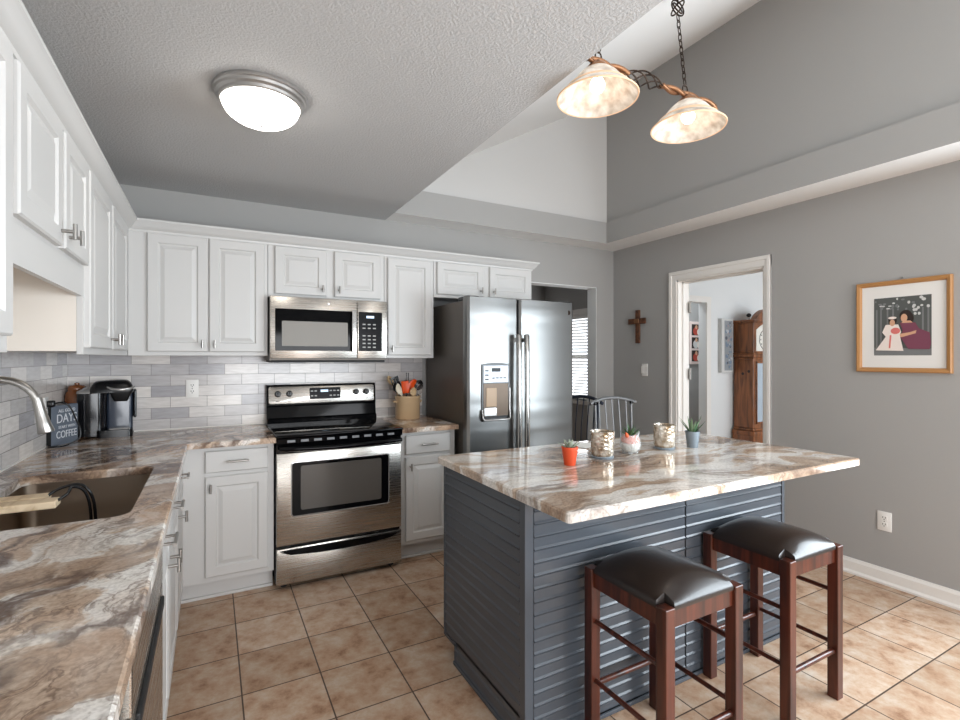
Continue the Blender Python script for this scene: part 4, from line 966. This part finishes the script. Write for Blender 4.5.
# coffee sign
sg = thing('coffee_sign', 'grey block sign with white coffee lettering leaning by the left wall', 'sign', (-0.794, 0.560, CT), R(68))
sg.rotation_euler = (0, 0, R(67))
b = MB(); b.box((-0.095, 0.0, 0.0), (0.095, 0.036, 0.208), 0.002); b.build('block', SLATE, sg)
b = MB(); b.box((-0.0965, 0.003, 0.001), (-0.095, 0.036, 0.207)); b.build('side_edge', BLACKM, sg)
T0 = lambda x, z: Matrix.Translation((x, -0.0006, z)) @ UP
text('ALL GOOD', 0.024, SIGNW, 'lettering_all_good', sg, T0(0.012, 0.178))
text('DAYS', 0.066, SIGNW, 'lettering_days', sg, T0(0.012, 0.136), sx=0.92)
text('START WITH', 0.021, SIGNW, 'lettering_start_with', sg, T0(0.012, 0.092))
text('COFFEE', 0.054, SIGNW, 'lettering_coffee', sg, T0(0.010, 0.052), sx=0.80)
# canister in the corner
t = thing('canister', 'brown glazed canister in the corner behind the sign', 'canister', (-0.797, 0.835, CT))
b = MB(); b.lathe([(0.0, 0.0), (0.052, 0.0), (0.056, 0.01), (0.056, 0.24), (0.050, 0.262), (0.040, 0.272)], n=28, cap1=True); b.build('jar', AMBER, t, 40)
b = MB(); b.lathe([(0.042, 0.272), (0.044, 0.285), (0.036, 0.298), (0.012, 0.303), (0.012, 0.312), (0.0, 0.316)], n=24); b.build('lid', AMBER, t, 50)
# black power cord with plug on the left wall outlet
def outlet(name, label, M, kind='outlet'):
    t = thing(name, label, 'wall plate' if kind == 'switch' else 'outlet'); t.matrix_world = M
    b = MB(); b.box((-0.036, -0.006, -0.058), (0.036, 0.0, 0.058), 0.004); b.build('cover_plate', PLATE, t, 40)
    if kind == 'outlet':
        b = MB()
        for z in (-0.02, 0.02):
            b.loft([[(x, y_, z + zz) for x, zz in rrect(-0.0165, -0.0145, 0.0165, 0.0145, 0.01, 4)] for y_ in (-0.006, -0.008)])
        b.build('receptacle', PLATE, t)
        b = MB()
        for z in (-0.02, 0.02):
            for x in (-0.0065, 0.0065): b.box((x - 0.0016, -0.0086, z - 0.001), (x + 0.0016, -0.0079, z + 0.0085))
            b.cyl((0, -0.0086, z - 0.0075), (0, -0.0079, z - 0.0075), 0.003, 8)
        b.cyl((0, -0.0066, 0), (0, -0.0059, 0), 0.003, 8)
        b.build('slots', SLOT, t)
    else:
        for x in ((-0.023, 0.023) if kind == 'switch2' else (0.0,)):
            b = MB(); b.box((x - 0.017, -0.009, -0.034), (x + 0.017, -0.005, 0.034), 0.002); b.build('rocker', PLATE, t)
    return t
outlet('wall_outlet', 'white outlet on the tile backsplash above the back counter', Matrix.Translation((-0.218, 0.9095, 1.158)))
outlet('wall_outlet', 'white outlet low on the grey right wall beyond the stools', Matrix.Translation((XR, -1.365, 0.376)) @ Matrix.Rotation(R(-90), 4, 'Z'))
outlet('wall_outlet', 'white outlet on the left wall tile with the black plug in it', Matrix.Translation((XL + 0.0105, 0.46, 1.10)) @ Matrix.Rotation(R(90), 4, 'Z'))
sw = outlet('light_switch', 'white double rocker light switch below the wooden cross', Matrix.Translation((XR, 0.508, 1.245)) @ Matrix.Rotation(R(-90), 4, 'Z'), 'switch2'); sw['category'] = 'light switch'
b = MB(); b.box((XL + 0.0195, 0.44, 1.105), (XL + 0.05, 0.475, 1.14), 0.006)
pts = [(-0.818, 0.457, 1.122), (-0.795, 0.46, 1.128), (-0.77, 0.462, 1.12), (-0.75, 0.468, 1.09), (-0.735, 0.478, 1.04), (-0.718, 0.49, 0.98), (-0.722, 0.482, 0.935), (-0.765, 0.45, 0.908), (-0.80, 0.42, 0.9055), (-0.835, 0.44, 0.9055), (-0.838, 0.52, 0.9055), (-0.84, 0.62, 0.9055), (-0.842, 0.74, 0.9055), (-0.83, 0.86, 0.9055), (-0.70, 0.897, 0.9055), (-0.58, 0.896, 0.9055), (-0.53, 0.885, 0.906)]
b.tube(spline(pts), 0.0042, 8)
tag(b.build('power_cord', BLACK, None, 60), 'black power cord with plug looping down over the coffee sign', 'cord')

# utensil crock
ck = thing('utensil_crock', 'tan stoneware crock holding cooking utensils beside the stove', 'crock', (1.205, 0.755, CT))
b = MB(); b.lathe([(0.0, 0.0), (0.088, 0.0), (0.093, 0.006), (0.094, 0.15), (0.098, 0.157), (0.098, 0.168), (0.094, 0.172), (0.085, 0.170), (0.084, 0.15), (0.083, 0.012), (0.0, 0.010)], n=36); b.build('jar', CROCK, ck, 40)
for sx in (-1, 1):
    b = MB(); b.tube([(sx * 0.090, -0.02, 0.125), (sx * 0.104, -0.012, 0.128), (sx * 0.107, 0.0, 0.130), (sx * 0.104, 0.012, 0.128), (sx * 0.090, 0.02, 0.125)], [0.010, 0.009, 0.009, 0.009, 0.010], 10); b.build('ear_handle', CROCK, ck, 60)
def utensil(kind, label, x, y, lean, az, mat_h, mat_d, ln=0.20, hl=0.09, hwid=0.03):
    # handle foot inside the crock, head upwards
    t = thing(kind, label, 'utensil', (1.205 + x, 0.755 + y, CT + 0.014), az, 'cooking utensils in the stoneware crock')
    M = Matrix.Rotation(lean, 4, 'Y')
    b = MB(); b.M = M; b.tube([(0, 0, 0), (0, 0, ln)], [0.0065, 0.0055], 8); b.build('shaft', mat_h, t, 60)
    b = MB(); b.M = M
    if kind == 'whisk':
        for k in range(5):
            a = PI * k / 5
            pts = [(hwid * math.sin(PI * u) * math.cos(a), hwid * math.sin(PI * u) * math.sin(a), ln - 0.005 + hl * (1 - math.cos(PI * u)) / 2) for u in [j / 10 for j in range(0, 11)]]
            pts2 = [(-p[0], -p[1], p[2]) for p in pts[::-1]]
            b.tube(pts + pts2[1:], 0.0012, 5)
    elif kind == 'cooking_fork':
        for s in (-1, 1): b.tube([(0, 0, ln - 0.01), (s * 0.008, 0, ln + 0.02), (s * 0.008, 0, ln + hl)], 0.003, 6)
    elif kind in ('slotted_turner', 'spatula'):
        if kind == 'spatula':
            b.box((-hwid, -0.003, ln - 0.004), (hwid, 0.003, ln + hl), 0.003)
        else:
            for k in range(4):
                x_ = -hwid + 2 * hwid * k / 3; b.box((x_ - 0.0045, -0.002, ln), (x_ + 0.0045, 0.002, ln + hl), 0.001)
            b.box((-hwid - 0.0045, -0.002, ln - 0.006), (hwid + 0.0045, 0.002, ln + 0.012)); b.box((-hwid - 0.0045, -0.002, ln + hl - 0.012), (hwid + 0.0045, 0.002, ln + hl))
    else:
        loops = []
        for k in range(11):
            u = k / 10; w_ = max(0.002, hwid * math.sin(PI * min(1, 0.06 + u * 0.92)) ** 0.6); dz = 0.010 * math.sin(PI * u)
            loops.append([(w_ * math.cos(q), 0.006 * math.sin(q) + dz, ln - 0.008 + hl * u) for q in [2 * PI * j / 12 for j in range(12)]])
        b.loft(loops)
    b.build('head', mat_d, t, 60)
    return t
utensil('slotted_turner', 'black slotted turner standing at the left of the utensil crock', 0.008, 0.02, R(-21), R(5), BLACK, BLACK, 0.225, 0.095, 0.028)
utensil('serving_spoon', 'black serving spoon tilted far left in the crock', 0.018, -0.015, R(-28), R(8), BLACK, BLACK, 0.215, 0.08, 0.026)
utensil('serving_spoon', 'ivory plastic spoon leaning left at the crock front', 0.0, -0.035, R(-22), R(12), IVORY, IVORY, 0.19, 0.09, 0.024)
utensil('wooden_spoon', 'pale wooden spoon leaning left behind the black turner in the crock', 0.012, 0.028, R(-26), R(-10), UWOOD, UWOOD, 0.275, 0.075, 0.02)
utensil('spatula', 'orange spatula left of centre in the crock', 0.0, -0.02, R(-6), R(-20), BLACK, ORANGE, 0.18, 0.09, 0.028)
utensil('serving_spoon', 'round orange spoon at the right of the crock', 0.025, 0.01, R(8), R(10), ORANGE, ORANGE, 0.185, 0.105, 0.044)
utensil('wooden_spoon', 'small round wooden spoon at the front centre of the crock', 0.012, -0.062, R(4), R(0), UWOOD, UWOOD, 0.165, 0.066, 0.026)
utensil('cooking_fork', 'black cooking fork standing upright at the back of the crock', 0.0, 0.05, R(3), R(0), BLACK, BLACK, 0.24, 0.09, 0.02)
utensil('ladle', 'black ladle leaning right in the crock', -0.008, 0.026, R(24), R(-8), BLACK, BLACK, 0.225, 0.08, 0.036)
utensil('whisk', 'wire whisk leaning right out of the crock', -0.004, -0.034, R(25), R(8), NICKEL, NICKEL, 0.185, 0.09, 0.026)

utensil('spatula', 'black flat spatula standing between the orange spatula and the slotted turner', -0.012, 0.045, R(-12), R(0), BLACK, BLACK, 0.21, 0.09, 0.018)
# ------------------------------------------------------------------ ceiling lights
cl = thing('ceiling_light', 'round flush ceiling light with white glass bowl and nickel rim', 'lamp', (0.070, -0.63, H))
b = MB(); b.lathe([(0.0, 0.0), (0.172, 0.0), (0.176, -0.006), (0.176, -0.016), (0.170, -0.020), (0.168, -0.030), (0.158, -0.036), (0.156, -0.046), (0.150, -0.050), (0.140, -0.046), (0.10, -0.04), (0.0, -0.04)], n=48); b.build('rim', mat('lamp_rim_nickel', (190, 187, 184), 0.35, 0.8), cl, 40)
b = MB(); b.lathe([(0.146, -0.044)] + [(0.146 * math.cos(R(a)), -0.046 - 0.082 * math.sin(R(a))) for a in range(8, 90, 8)] + [(0.0, -0.128)], n=48); b.build('glass_bowl', BOWL, cl, 60)
b = MB(); b.lathe([(0.0, -0.126), (0.006, -0.128), (0.005, -0.135), (0.0, -0.137)], n=12); b.build('finial', NICKEL, cl, 60)

PY = -1.30; PZ = 2.545; PXC = 1.515
ch = thing('pendant_light', 'twisted bronze island light with two bell glass shades on chains', 'lamp', (PXC, PY, PZ))
# twisted bar
def twist(x0, x1, r, turns, ph, rad, n=40):
    return [(x0 + (x1 - x0) * k / n, r * math.cos(ph + turns * 2 * PI * k / n), r * math.sin(ph + turns * 2 * PI * k / n)) for k in range(n + 1)]
for ph in (0, PI):
    b = MB(); b.tube(twist(-0.325, -0.10, 0.009, 1.1, ph, 0), 0.0095, 8); b.build('twisted_bar', RUSTGOLD, ch, 60)
    b = MB(); b.tube(twist(0.10, 0.44, 0.009, 1.6, ph, 0), 0.0095, 8); b.build('twisted_bar', RUSTGOLD, ch, 60)
for k in range(4):
    n = 24; pts = []
    for j in range(n + 1):
        u = j / n; rr_ = 0.008 + 0.022 * math.sin(PI * u); a = k * PI / 2 + 1.6 * PI * u
        pts.append((-0.10 + 0.20 * u, rr_ * math.cos(a), rr_ * math.sin(a)))
    b = MB(); b.tube(pts, 0.0034, 6); b.build('cage_wire', BRONZE, ch, 60)
for x in (-0.325, 0.44):
    b = MB(); b.tube([(x, 0, 0), (x + (0.02 if x > 0 else -0.02), 0, -0.004), (x + (0.028 if x > 0 else -0.028), 0, -0.018), (x + (0.018 if x > 0 else -0.018), 0, -0.028)], [0.012, 0.011, 0.009, 0.006], 8); b.build('scroll_end', RUSTGOLD, ch, 60)
def bell(x):
    b = MB(); b.lathe([(0.012, 0.005), (0.020, -0.006), (0.034, -0.012), (0.044, -0.026), (0.046, -0.034)], (x, 0, 0), 24, cap0=True); b.build('fitter', RUSTGOLD, ch, 40)
    pr = [(0.043, -0.030), (0.060, -0.040), (0.080, -0.058), (0.098, -0.080), (0.112, -0.098), (0.128, -0.112), (0.146, -0.128), (0.159, -0.142)]
    b = MB(); b.lathe(pr + [(0.156, -0.146)] + [(r - 0.004, z - 0.003) for r, z in pr[::-1]], (x, 0, 0), 40); so_ = b.build('lamp_shade', SHADE, ch, 60)
    b = MB(); b.lathe([(0.1135, -0.0965), (0.1300, -0.1105), (0.1290, -0.1140), (0.1115, -0.1000)], (x, 0, 0), 40); b.build('amber_band', SHADERIM, so_, 60)
    b = MB(); b.lathe([(0.1580, -0.1400), (0.1620, -0.1430), (0.1605, -0.1480), (0.1550, -0.1465)], (x, 0, 0), 40); b.build('rim_band', SHADERIM, so_, 60)
    b = MB(); b.lathe([(0.0, -0.125), (0.018, -0.120), (0.029, -0.105), (0.030, -0.090), (0.022, -0.070), (0.014, -0.055), (0.013, -0.035), (0.0, -0.034)], (x, 0, 0), 20); b.build('bulb', BULB, ch, 60)
    l = bpy.data.lights.new('bulb_light', 'POINT'); l.energy = 0.45; l.color = (1.0, 0.82, 0.66); l.shadow_soft_size = 0.03
    o = bpy.data.objects.new('bulb_light', l); COL.objects.link(o); o.parent = ch; o.location = (x, 0, -0.150)
XS1, XS2 = 1.252 - PXC, 1.788 - PXC
bell(XS1); bell(XS2)
def slope_z(x): return HT + (x - XE + 0.02) * (ZT + 0.056 - HT) / (XT + 0.12 - XE)
def chain(xa, za, xb, zb, mat_, parent):
    a = Vector((xa, 0, za)); bq = Vector((xb, 0, zb)); d = (bq - a); n = max(2, int(d.length / 0.026)); d_n = d.normalized()
    b = MB()
    for k in range(n):
        c = a + d * ((k + 0.5) / n); hl = d.length / n * 0.5 + 0.005; wd = 0.0075
        side = Vector((0, 1, 0)) if k % 2 else d_n.cross(Vector((0, 1, 0)))
        pts = [tuple(c + d_n * hl * math.cos(t_) + side * wd * math.sin(t_)) for t_ in [2 * PI * j / 12 for j in range(12)]]
        b.tube(pts, 0.0024, 5, 0, True)
    return b.build('chain', mat_, parent, 60)
for xa, xb in ((XS1 + 0.005, XS1 + 0.06), (XS2 - 0.02, XS2 - 0.068)):
    b = MB(); b.tube([(xa + 0.016 * math.sin(t_), 0, 0.024 + 0.018 * math.cos(t_)) for t_ in [2 * PI * j / 14 for j in range(14)]], 0.0032, 6, 0, True); b.build('hanging_ring', BRONZE, ch, 60)
    zb = slope_z(PXC + xb) - PZ
    top = zb - 0.10 if xa > 0 else zb - 0.03
    chain(xa, 0.042, xb, top, BRONZE, ch)
    if xa > 0:
        for k in range(3):
            pts = [(xb + 0.022 * math.sin(2 * PI * j / 16 + 0.0) * (1 if k != 1 else 0.9), 0.022 * math.cos(2 * PI * j / 16 + k) * 0.8, top + 0.03 + 0.034 * math.cos(2 * PI * j / 16 + k * 2.1)) for j in range(16)]
            b = MB(); b.tube(pts, 0.0034, 6, 0, True); b.build('chain_knot', BRONZE, ch, 60)
        b = MB(); b.cyl((xb, 0, top + 0.05), (xb, 0, zb - 0.004), 0.004, 6); b.build('hook_stem', BRONZE, ch)
    b = MB(); b.M = Matrix.Translation((xb, 0, zb)) @ Matrix.Rotation(-math.atan2(ZT + 0.056 - HT, XT + 0.12 - XE), 4, 'Y'); b.lathe([(0.0, -0.022), (0.012, -0.02), (0.03, -0.008), (0.034, 0.0)], n=20); b.build('ceiling_hook_plate', BRONZE, ch, 50)

# ------------------------------------------------------------------ right wall
# framed photograph
fp = thing('framed_photograph', 'oak-framed matted portrait of woman and girl hung on the right wall', 'picture', (XR, -1.451, 1.545), R(-90))
def frame4(mb, hw_, hh, wd, prof):
    # prof: (inset, out) pairs, loop around rectangle
    mb.loft([[(-hw_ + i, -o_, -hh + i), (hw_ - i, -o_, -hh + i), (hw_ - i, -o_, hh - i), (-hw_ + i, -o_, hh - i)] for i, o_ in prof], 0, False, False)
b = MB(); frame4(b, 0.228, 0.272, 0.03, [(0, 0.0), (0, 0.018), (0.006, 0.024), (0.020, 0.020), (0.026, 0.012), (0.028, 0.006)]); b.build('frame', GOLD, fp)
b = MB(); b.box((-0.205, -0.007, -0.248), (0.205, -0.003, 0.248)); b.build('mat_board', MAT_, fp)
ph = thing('tmp', 'x', 'x'); bpy.data.objects.remove(ph)
mats = [PHOTO_D, PHOTO_G, PHOTO_L, SKIN, PLUM, DRESS, HAIR, PINK]
b = MB(); PW, PH = 0.137, 0.172
b.box((-PW, -0.0082, -PH), (PW, -0.0068, PH), 0, 0)
lay = [0]
def sh(poly, m):
    lay[0] += 1; y = -0.0083 - 0.00012 * lay[0]
    b.add([(x * PW, y, z * PH) for x, z in poly], [list(range(len(poly)))], m)
def ell(cx, cz, rx, rz, m, n=18): sh([(cx + rx * math.cos(2 * PI * k / n), cz + rz * math.sin(2 * PI * k / n)) for k in range(n)], m)
sh([(-1, -1), (1, -1), (1, -0.78), (-1, -0.72)], 1)
for x in (-0.9, -0.74, -0.5, -0.3, 0.72, 0.9): sh([(x - 0.03, -0.74), (x + 0.03, -0.74), (x + 0.03, 0.6), (x - 0.03, 0.6)], 1)
for k in range(26):
    ell(random.uniform(-0.95, 0.95), random.uniform(0.55, 0.95), random.uniform(0.03, 0.08), random.uniform(0.02, 0.06), random.choice([1, 2, 1]))
for k in range(10): ell(random.uniform(0.1, 0.95), random.uniform(0.35, 0.8), 0.05, 0.05, 2)
ell(0.16, 0.34, 0.22, 0.20, 6); ell(0.33, 0.25, 0.10, 0.16, 6)
sh([(-0.05, 0.12), (0.48, 0.10), (0.60, -0.10), (0.95, -0.25), (1.0, -0.6), (0.95, -0.80), (0.25, -0.78), (-0.02, -0.40), (0.05, -0.15)], 4)
sh([(0.0, 0.10), (0.40, 0.10), (0.32, 0.17), (0.10, 0.18)], 3)
ell(0.10, 0.27, 0.115, 0.14, 3)
sh([(0.30, -0.22), (0.52, -0.16), (0.50, -0.26), (0.02, -0.38), (-0.18, -0.34), (-0.18, -0.28)], 3)
sh([(-0.55, 0.06), (-0.10, 0.06), (0.0, -0.2), (-0.05, -0.30), (0.08, -0.85), (-0.92, -0.82), (-0.55, -0.35), (-0.68, -0.2)], 5)
ell(-0.30, 0.20, 0.15, 0.14, 6); ell(-0.31, 0.12, 0.095, 0.115, 3); ell(-0.31, 0.29, 0.15, 0.045, 5)
ell(-0.20, -0.16, 0.17, 0.11, 7); sh([(-0.40, -0.30), (-0.34, -0.30), (-0.38, -0.75), (-0.44, -0.75)], 7)
o = b.build('photograph', mats, fp, recalc=False); o['label'] = 'colour print of a woman in plum gown beside a girl in white dress'
b = MB(); b.cyl((0, 0.0, 0.283), (0, -0.010, 0.283), 0.004, 8); b.build('hanging_nail', NICKEL, fp)
# cross
cr_ = thing('wall_cross', 'small dark rustic wooden cross hung on the right wall', 'cross', (XR, 0.585, 1.655), R(-90))
b = MB(); b.box((-0.024, -0.022, -0.158), (0.024, -0.001, 0.155), 0.004); b.build('upright', CROSSW, cr_)
b = MB(); b.box((-0.108, -0.030, 0.022), (0.108, -0.018, 0.075), 0.004); b.build('crossbar', CROSSW, cr_)
b = MB(); b.box((-0.03, -0.036, 0.03), (0.03, -0.028, 0.07), 0.003); b.build('centre_plaque', RUSTGOLD, cr_)

# ------------------------------------------------------------------ hall things
gc = thing('grandfather_clock', 'tall brown oak grandfather clock seen through the doorway', 'clock', (5.94, 1.01, 0))
def cbox(name, w_, d_, z0, z1, m_=CLOCKW, bev=0.006, parent=gc):
    q = MB(); q.box((-w_ / 2, -d_, z0), (w_ / 2, 0.14, z1), bev); return q.build(name, m_, parent)
cbox('plinth', 0.54, 0.14, 0, 0.42)
q = MB()
for (w_, d_, z0, z1) in ((0.56, 0.15, 0.0, 0.09), (0.56, 0.15, 0.40, 0.46), (0.52, 0.13, 0.46, 0.49)):
    q = MB(); q.box((-w_ / 2, -d_, z0), (w_ / 2, 0.14, z1), 0.01); q.build('plinth_molding', CLOCKW, gc)
cbox('trunk', 0.48, 0.115, 0.49, 1.36)
q = MB()
for (w_, d_, z0, z1) in ((0.50, 0.125, 1.335, 1.365), (0.54, 0.145, 1.365, 1.40), (0.52, 0.135, 1.40, 1.425)): q.box((-w_ / 2, -d_, z0), (w_ / 2, 0.14, z1), 0.008)
q.build('waist_molding', CLOCKW, gc)
cbox('hood', 0.50, 0.125, 1.425, 1.80)
q = MB(); q.box((-0.28, -0.16, 1.80), (0.28, 0.14, 1.825), 0.006); q.box((-0.27, -0.145, 1.785), (0.27, 0.14, 1.80), 0.004); q.build('cornice', CLOCKW, gc)
arch = [(-0.26, 1.825)] + [(-0.24 + 0.48 * k / 14, 1.83 + 0.13 * math.sin(PI * k / 14) ** 0.8) for k in range(15)] + [(0.26, 1.825)]
q = MB(); q.prism(arch, 1, -0.155, -0.08); q.build('arched_pediment', CLOCKW, gc)
q = MB(); q.box((-0.19, -0.122, 0.56), (0.19, -0.114, 1.30), 0.002); q.build('door_glass', mat('clock_glass', (176, 192, 206), 0.05, coat=0.6), gc)
q = MB()
for x in (-0.19, 0.17): q.box((x, -0.128, 0.55), (x + 0.02, -0.116, 1.31), 0.002)
for z in (0.55, 1.29): q.box((-0.19, -0.128, z), (0.19, -0.116, z + 0.02), 0.002)
q.build('door_frame', CLOCKW, gc)
q = MB(); q.prism([(-0.2, 1.44), (0.2, 1.44), (0.2, 1.70)] + [(0.2 - 0.4 * k / 12, 1.70 + 0.08 * math.sin(PI * k / 12)) for k in range(13)], 1, -0.131, -0.124); q.build('dial', DIAL, gc)
q = MB(); q.tube([(0.14 * math.cos(2 * PI * k / 32), -0.132, 1.58 + 0.13 * math.sin(2 * PI * k / 32)) for k in range(32)], 0.004, 6, 0, True)
for k in range(12):
    a = PI / 6 * k; q.box((0.115 * math.cos(a) - 0.006, -0.1335, 1.58 + 0.108 * math.sin(a) - 0.008), (0.115 * math.cos(a) + 0.006, -0.131, 1.58 + 0.108 * math.sin(a) + 0.008))
q.build('hour_markers', SLOT, gc)
q = MB(); q.tube([(0, -0.134, 1.58), (0.05, -0.134, 1.63)], 0.004, 6); q.tube([(0, -0.135, 1.58), (-0.02, -0.135, 1.68)], 0.003, 6); q.build('hands', BLACK, gc)
q = MB()
for x, z in ((-0.241, 1.16), (-0.241, 1.19)): q.cyl((x, 0.02 if z < 1.17 else -0.06, z), (x + 0.003, 0.02 if z < 1.17 else -0.06, z), 0.018, 12)
q.build('wood_knots', HAIR, gc)
q = thing('figurine', 'tiny dark bird-like figurine on top of the clock', 'figurine', (5.76, 0.99, 1.825))
m_ = MB(); m_.lathe([(0.0, 0), (0.02, 0), (0.014, 0.012), (0.008, 0.04)], n=12); m_.build('stand', SILVER, q, 50)
m_ = MB(); m_.lathe([(0.0, 0.035), (0.022, 0.045), (0.03, 0.062), (0.02, 0.08), (0.0, 0.088)], n=14); m_.build('figure', BLACK, q, 60)
# canvas beside the clock
cv = thing('canvas_print', 'narrow vertical canvas print hung between far doorway and clock', 'picture', (5.535, HY, 1.51))
b = MB(); b.box((-0.11, -0.05, -0.335), (0.11, 0.0, 0.335), 0.003); b.build('canvas', PHOTO_L, cv)
b = MB(); cols = [mat('print_slate_blue', (120, 136, 156), 0.6), mat('print_grey', (150, 154, 158), 0.6), mat('print_pale', (188, 192, 196), 0.6), mat('print_dusty_pink', (176, 150, 148), 0.6), mat('print_dark', (92, 94, 104), 0.6)]; b.add([(-0.06, -0.0502, -0.31), (0.095, -0.0502, -0.31), (0.095, -0.0502, 0.31), (-0.06, -0.0502, 0.31)], [[0, 1, 2, 3]], 1)
for k in range(70):
    x = random.uniform(-0.035, 0.07); z = random.uniform(-0.29, 0.29); r = random.uniform(0.008, 0.024)
    b.add([(x + r * math.cos(2 * PI * j / 10), -0.0505 - k * 1e-4, z + r * math.sin(2 * PI * j / 10)) for j in range(10)], [list(range(10))], random.choice((0, 0, 1, 2, 3, 4)))
b.build('printed_image', cols, cv, recalc=False)
# photo strip in the inner room
ps = thing('photo_strip_frame', 'tall pale frame holding three photos on the grey wall past the hall', 'picture', (6.135, 2.05, 1.575))
b = MB(); b.box((-0.14, -0.025, -0.31), (0.14, 0, 0.31), 0.004); b.build('frame', WASHI, ps)
for k, (zc, m2) in enumerate(((0.19, RED), (0.0, PHOTO_L), (-0.19, RED))):
    b = MB(); b.box((-0.115, -0.027, zc - 0.08), (0.115, -0.0245, zc + 0.08), 0, 0)
    for (cx, cz, rx, rz, mi) in ((-0.03, -0.02, 0.06, 0.06, 1), (0.04, -0.03, 0.045, 0.05, 2), (-0.02, 0.04, 0.026, 0.03, 3), (0.045, 0.025, 0.022, 0.026, 3)):
        lay[0] += 1
        b.add([(cx + rx * math.cos(2 * PI * j / 14), -0.0272 - 1e-4 * (mi + 1), zc + cz + rz * math.sin(2 * PI * j / 14)) for j in range(14)], [list(range(14))], mi)
    b.build('photo', [HAIR, m2, DRESS, SKIN], ps, recalc=False)

# ------------------------------------------------------------------ dining chairs behind the island
def metal_chair(label, loc, rz, mt):
    t = thing('dining_chair', label, 'chair', loc, rz, 'metal spindle-back dining chairs')
    # front faces -Y locally, back at +Y
    b = MB(); b.lathe([(0.0, 0.455), (0.19, 0.455), (0.205, 0.465), (0.205, 0.485), (0.18, 0.50), (0.0, 0.505)], n=28); b.build('seat', SEATFAB, t, 50)
    b = MB(); b.tube([(0.19 * math.cos(2 * PI * k / 24), 0.19 * math.sin(2 * PI * k / 24), 0.45) for k in range(24)], 0.009, 8, 0, True); b.build('seat_frame', mt, t, 60)
    for sx in (-1, 1):
        b = MB(); b.tube([(sx * 0.15, -0.13, 0.45), (sx * 0.185, -0.19, 0.0)], 0.011, 8); b.build('leg', mt, t, 60)
        b = MB(); b.tube([(sx * 0.185, 0.22, 0.0), (sx * 0.182, 0.188, 0.45), (sx * 0.184, 0.195, 0.70), (sx * 0.185, 0.205, 0.965)], 0.011, 8); b.build('leg', mt, t, 60)
        b = MB(); b.lathe([(0.0, -0.016), (0.014, -0.012), (0.016, 0.0), (0.014, 0.012), (0.0, 0.016)], (sx * 0.186, 0.205, 0.968), 12); b.build('post_cap', BLACK, t, 60)
    b = MB(); b.tube([(sx_ * 0.235, 0.205 + 0.03 * (1 - sx_ ** 2), 0.965 + 0.045 * (1 - sx_ ** 2)) for sx_ in [k / 8 - 1 for k in range(17)]], 0.0155, 8); b.build('top_rail', mt, t, 60)
    b = MB(); b.tube([(-0.172, 0.192, 0.53), (0.172, 0.192, 0.53)], 0.008, 8); b.build('lower_rail', mt, t, 60)
    for k in range(5):
        u = (k - 2) / 2.6
        b = MB(); b.tube([(u * 0.178, 0.192, 0.53), (u * 0.179, 0.20, 0.75), (u * 0.18, 0.205 + 0.03 * (1 - u * u), 0.965 + 0.045 * (1 - u * u))], 0.0055, 6); b.build('spindle', mt, t, 60)
    return t
metal_chair('grey metal spindle-back chair behind the island, its curved top rail showing', (2.93, 0.20, 0), R(-8), GREYMETAL)
metal_chair('dark navy metal chair half hidden beside the refrigerator', (2.61, 0.62, 0), R(-82), NAVY)
